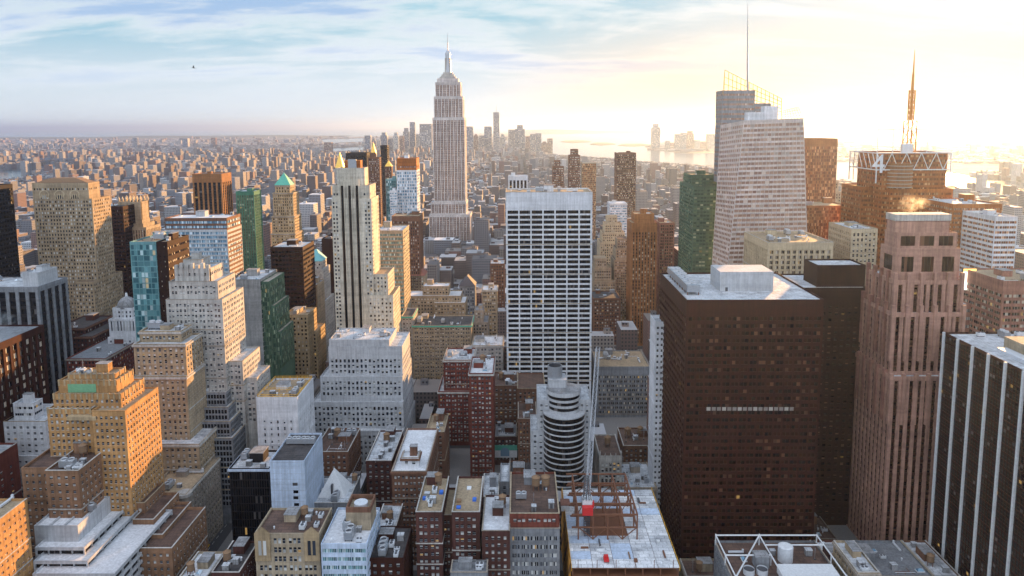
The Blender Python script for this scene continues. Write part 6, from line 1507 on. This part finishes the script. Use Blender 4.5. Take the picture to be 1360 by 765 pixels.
def tank_on(key, fx, fy, label, s=1.0):
    r = next(o for o in ROOTS if key in o['label']); b = tiers_of(r)[0]
    p = (b[0] + (b[1] - b[0]) * fx, b[2] + (b[3] - b[2]) * fy, b[5] + .004)
    if tfirst[0]: r = tp; r.location = p; r.scale = (s,) * 3; r['label'] = label; tfirst[0] = False; return r
    return dup(tp, p, s, rnd.uniform(0, 1.5), label)
tank_on('two water tanks', .55, .6, 'left water tank of the pair on the red brick and grey loft block')
tank_on('two water tanks', .76, .6, 'right water tank of the pair on the red brick and grey loft block', 1.05)
tank_on('frosted white roof', .7, .7, 'water tank on the small red brick block with white roof', .9)
tank_on('tan water tanks beside', .25, .5, 'left tan water tank on the brown roofed low block by the thin white tower', 1.1)
tank_on('tan water tanks beside', .7, .6, 'right tan water tank on the brown roofed low block by the thin white tower')
tank_on('water tank and white ducts', .45, .6, 'water tank on the brown block behind the white pyramid')
tank_on('terraces either side', .62, .8, 'dark water tank on the left terrace of the light well block', .9)
tank_on('gabled parapet', .62, .7, 'water tank on the brown roof of the buff gothic block', .8)
tank_on('beside the round fronted', .5, .5, 'tan water tank behind the white gothic pinnacles', 1.0)
tank_on('red brick tower block left of the teal', .5, .6, 'water tank on the dark red tower block left of the teal crown')
tank_on('arched roof light', .3, .5, 'water tank on the brown block behind the round fronted tower', .9)
tank_on('dark brick block behind the tan tank house', .5, .6, 'dark water tank on the dark brick block behind the tank house')
tank_on('dark building carrying', .92, .8, 'small dark water tank beside the white pyramid', .8)
tank_on('plum brick block', .4, .6, 'water tank on the plum brick block', .8)
tank_on('pair of blocks with roof tanks', .5, .6, 'water tank on the orange brown brick pair of blocks', .9)
tank_on('tucked behind the low dark', .6, .5, 'tan water tank on the pale roofed brick block at the bottom edge', .8)
nt_ = 0
for e in info:
    q, h = e[0][2], e[0][3]
    if q[2] < 760 and nt_ < 14 and e[1] in ('brownbrick', 'redbrick', 'darkbrick', 'sand', 'stone'):
        r = next((o for o in ROOTS if o['category'] == 'building' and abs(o.location.x - (q[0] + q[1]) / 2) < .1 and abs(o.location.y - (q[2] + q[3]) / 2) < .1), None)
        if not r: continue
        b = list(r['_top']); 
        if b[1] - b[0] < 9 or b[3] - b[2] < 9: continue
        dup(tp, (b[0] + (b[1] - b[0]) * .3, b[2] + (b[3] - b[2]) * .35, b[5] + .004), .85, 1.0, 'water tank on the ' + r['label'].split(' roof ')[0].split(' block with')[0] + ' block ' + r['label'].split(' roof ')[1]); nt_ += 1

# ================================================================ traffic on the two avenues
for nm, c in (('car_yellow', (.72, .42, .02)), ('car_black', (.02, .02, .025)), ('car_white', (.75, .75, .75)), ('car_silver', (.35, .36, .38)), ('car_red', (.4, .03, .02))): flatm(nm, c, .3, .1)
flatm('headlight', (1, .85, .55), .4, 0, 6.0); flatm('taillight', (1, .08, .03), .4, 0, 3.0)
CARM = {}
def car(kind, label, x, y, group, flip=0):
    r = thing('parked_car' if False else ('taxi' if kind == 'car_yellow' else 'car'), label, 'taxi' if kind == 'car_yellow' else 'car', (x, y, .012), group)
    if flip: r.rotation_euler = (0, 0, math.pi)
    if kind not in CARM:
        b = Acc(); b.box(-.92, .92, -2.3, 2.3, .35, .95, kind, True); b.pyramid(-.85, .85, -1.5, 1.3, .951, 1.5, kind, .62, .75)
        g_ = Acc(); g_.box(-.78, .78, -1.32, -.9, .96, 1.36, 'glass_black'); g_.box(-.78, .78, .8, 1.14, .96, 1.36, 'glass_black')
        h = Acc(); h.box(-.15, .15, -2.36, -2.301, .6, .8, 'headlight', True); t = Acc(); t.box(-.15, .15, 2.301, 2.36, .65, .85, 'taillight', True)
        w = Acc(); w.tube((-.12, 0, .33), (.12, 0, .33), .33, 'metal_dark', 12); CARM[kind] = [x.mesh(n) for n, x in (('body', b), ('glazing', g_), ('headlight', h), ('tail_light', t), ('wheel', w))]
    b, g_, h, t, w = CARM[kind]; bo_ = link('body', b, r); link('glazing', g_, bo_)
    for s in (-.62, .62): link('headlight', h, r, (s, 0, 0)); link('tail_light', t, r, (s, 0, 0))
    for s in (-.8, .8):
        for yy in (-1.5, 1.5): link('wheel', w, r, (s, yy, 0))
n = 0
kinds = ['car_yellow', 'car_black', 'car_white', 'car_yellow', 'car_silver', 'car_yellow', 'car_black', 'car_red']
nm = dict(car_yellow='yellow taxi', car_black='black car', car_white='white car', car_silver='silver car', car_red='red car'); kc = {}
for ax, y0, y1, step, tag in ((-186, 366, 560, 9.5, 'avenue by the stone corner building'), (122, 700, 1000, 15, 'avenue beside the bare park trees')):
    y = y0
    while y < y1:
        for lane in (-4.8, -1.6, 1.6, 4.8):
            if rnd.random() < .3 and all(abs(y - s) > 7 for s in STS):
                k = rnd.choice(kinds); i = kc.get((tag, k), 0); kc[(tag, k)] = i + 1
                car(k, f'{ORD[min(i, 15)]}{nm[k]} along the {tag}', ax + lane, y + rnd.uniform(-2, 2), 'traffic on the avenues', 0 if ax < 0 else 1)
        y += step
# bare trees in the park
flatm('bark', (.10, .07, .05), .9); flatm('twigs', (.17, .10, .06), .9)
def tree_mesh(seed):
    rr = random.Random(seed); a, c = Acc(), Acc(); H = rr.uniform(11, 15)
    a.tube((0, 0, 0), (.1, 0, H * .35), .35, 'bark', 7, .25); 
    def grow(p, d, l, r, k):
        q = p + d * l
        (a if k < 2 else c).tube(p, q, r, 'bark' if k < 2 else 'twigs', 4, r * .6)
        if k >= 4: return
        for _ in range(3 if k < 3 else 4):
            e = (d + Vector((rr.uniform(-.8, .8), rr.uniform(-.8, .8), rr.uniform(-.15, .6)))).normalized(); grow(q, e, l * rr.uniform(.6, .8), max(r * .55, .05), k + 1)
    for k in range(4):
        an = k * 1.6 + rr.random(); grow(Vector((.1, 0, H * .33)), Vector((math.cos(an) * .6, math.sin(an) * .6, .8)).normalized(), H * .24, .18, 1)
    return a.mesh('trunk'), c.mesh('crown')
TM = [tree_mesh(k) for k in range(4)]
k = 0
for row in range(3):
    for i in range(7):
        x, y = 58 + i * 8 + rnd.uniform(-2, 2), 672 + row * 26 + rnd.uniform(-4, 4)
        if not free(x - 2, x + 2, y - 2, y + 2): continue
        p = proj((x, y, 10))
        r = thing('bare_tree', f'{pos[i]} bare brown tree from the left in the {["near", "middle", "far"][row]} row of the park', 'tree', (x, y, .15), 'bare trees in the park'); link('trunk', TM[k % 4][0], r); link('crown', TM[k % 4][1], r); k += 1
# a bird against the clouds
pb_ = at(257, 90, 210); bd = thing('bird', 'small dark bird gliding against the clouds, upper left', 'bird', tuple(pb_)); a = Acc()
flatm('feather', (.05, .045, .04), .9)
prof = [(-.42, .03), (-.3, .07), (-.1, .12), (.1, .11), (.26, .07), (.34, .08), (.42, .02)]
for (u0, r0), (u1, r1) in zip(prof, prof[1:]): a.tube((u0, 0, 0), (u1, 0, .01), r0, 'feather', 8, r1)
for s in (-1, 1):
    w = [(0.1, .1, .05), (.16, .45, .28), (.02, .9, .34)]; e = [(-.16, .1, .04), (-.12, .45, .26), (-.10, .88, .33)]
    for k in range(2):
        A = [(x, s * y, z) for x, y, z in (w[k], w[k + 1], e[k + 1], e[k])]; a.quad(*A, 'feather'); a.quad(*[(x, y, z - .03) for x, y, z in A][::-1], 'feather')
a.poly([(-.40, -.04, 0), (-.40, .04, 0), (-.68, .12, .02), (-.68, -.12, .02)], 'feather')
o = link('body', a.mesh('body'), bd); bd.rotation_euler = (R(15), R(-10), R(200)); bd.scale = (1.1,) * 3
for o in ROOTS:
    for k in ('_o', '_top', '_bx'):
        if k in o: del o[k]
import os
if os.environ.get('DBG'):
    for o in ROOTS:
        n=len(o['label'].split())
        if n>16 or n<4: print('LONG',n,o['label'])
    from collections import Counter
    for l,c in Counter(o['label'] for o in ROOTS).items():
        if c>1: print('DUP',c,l)
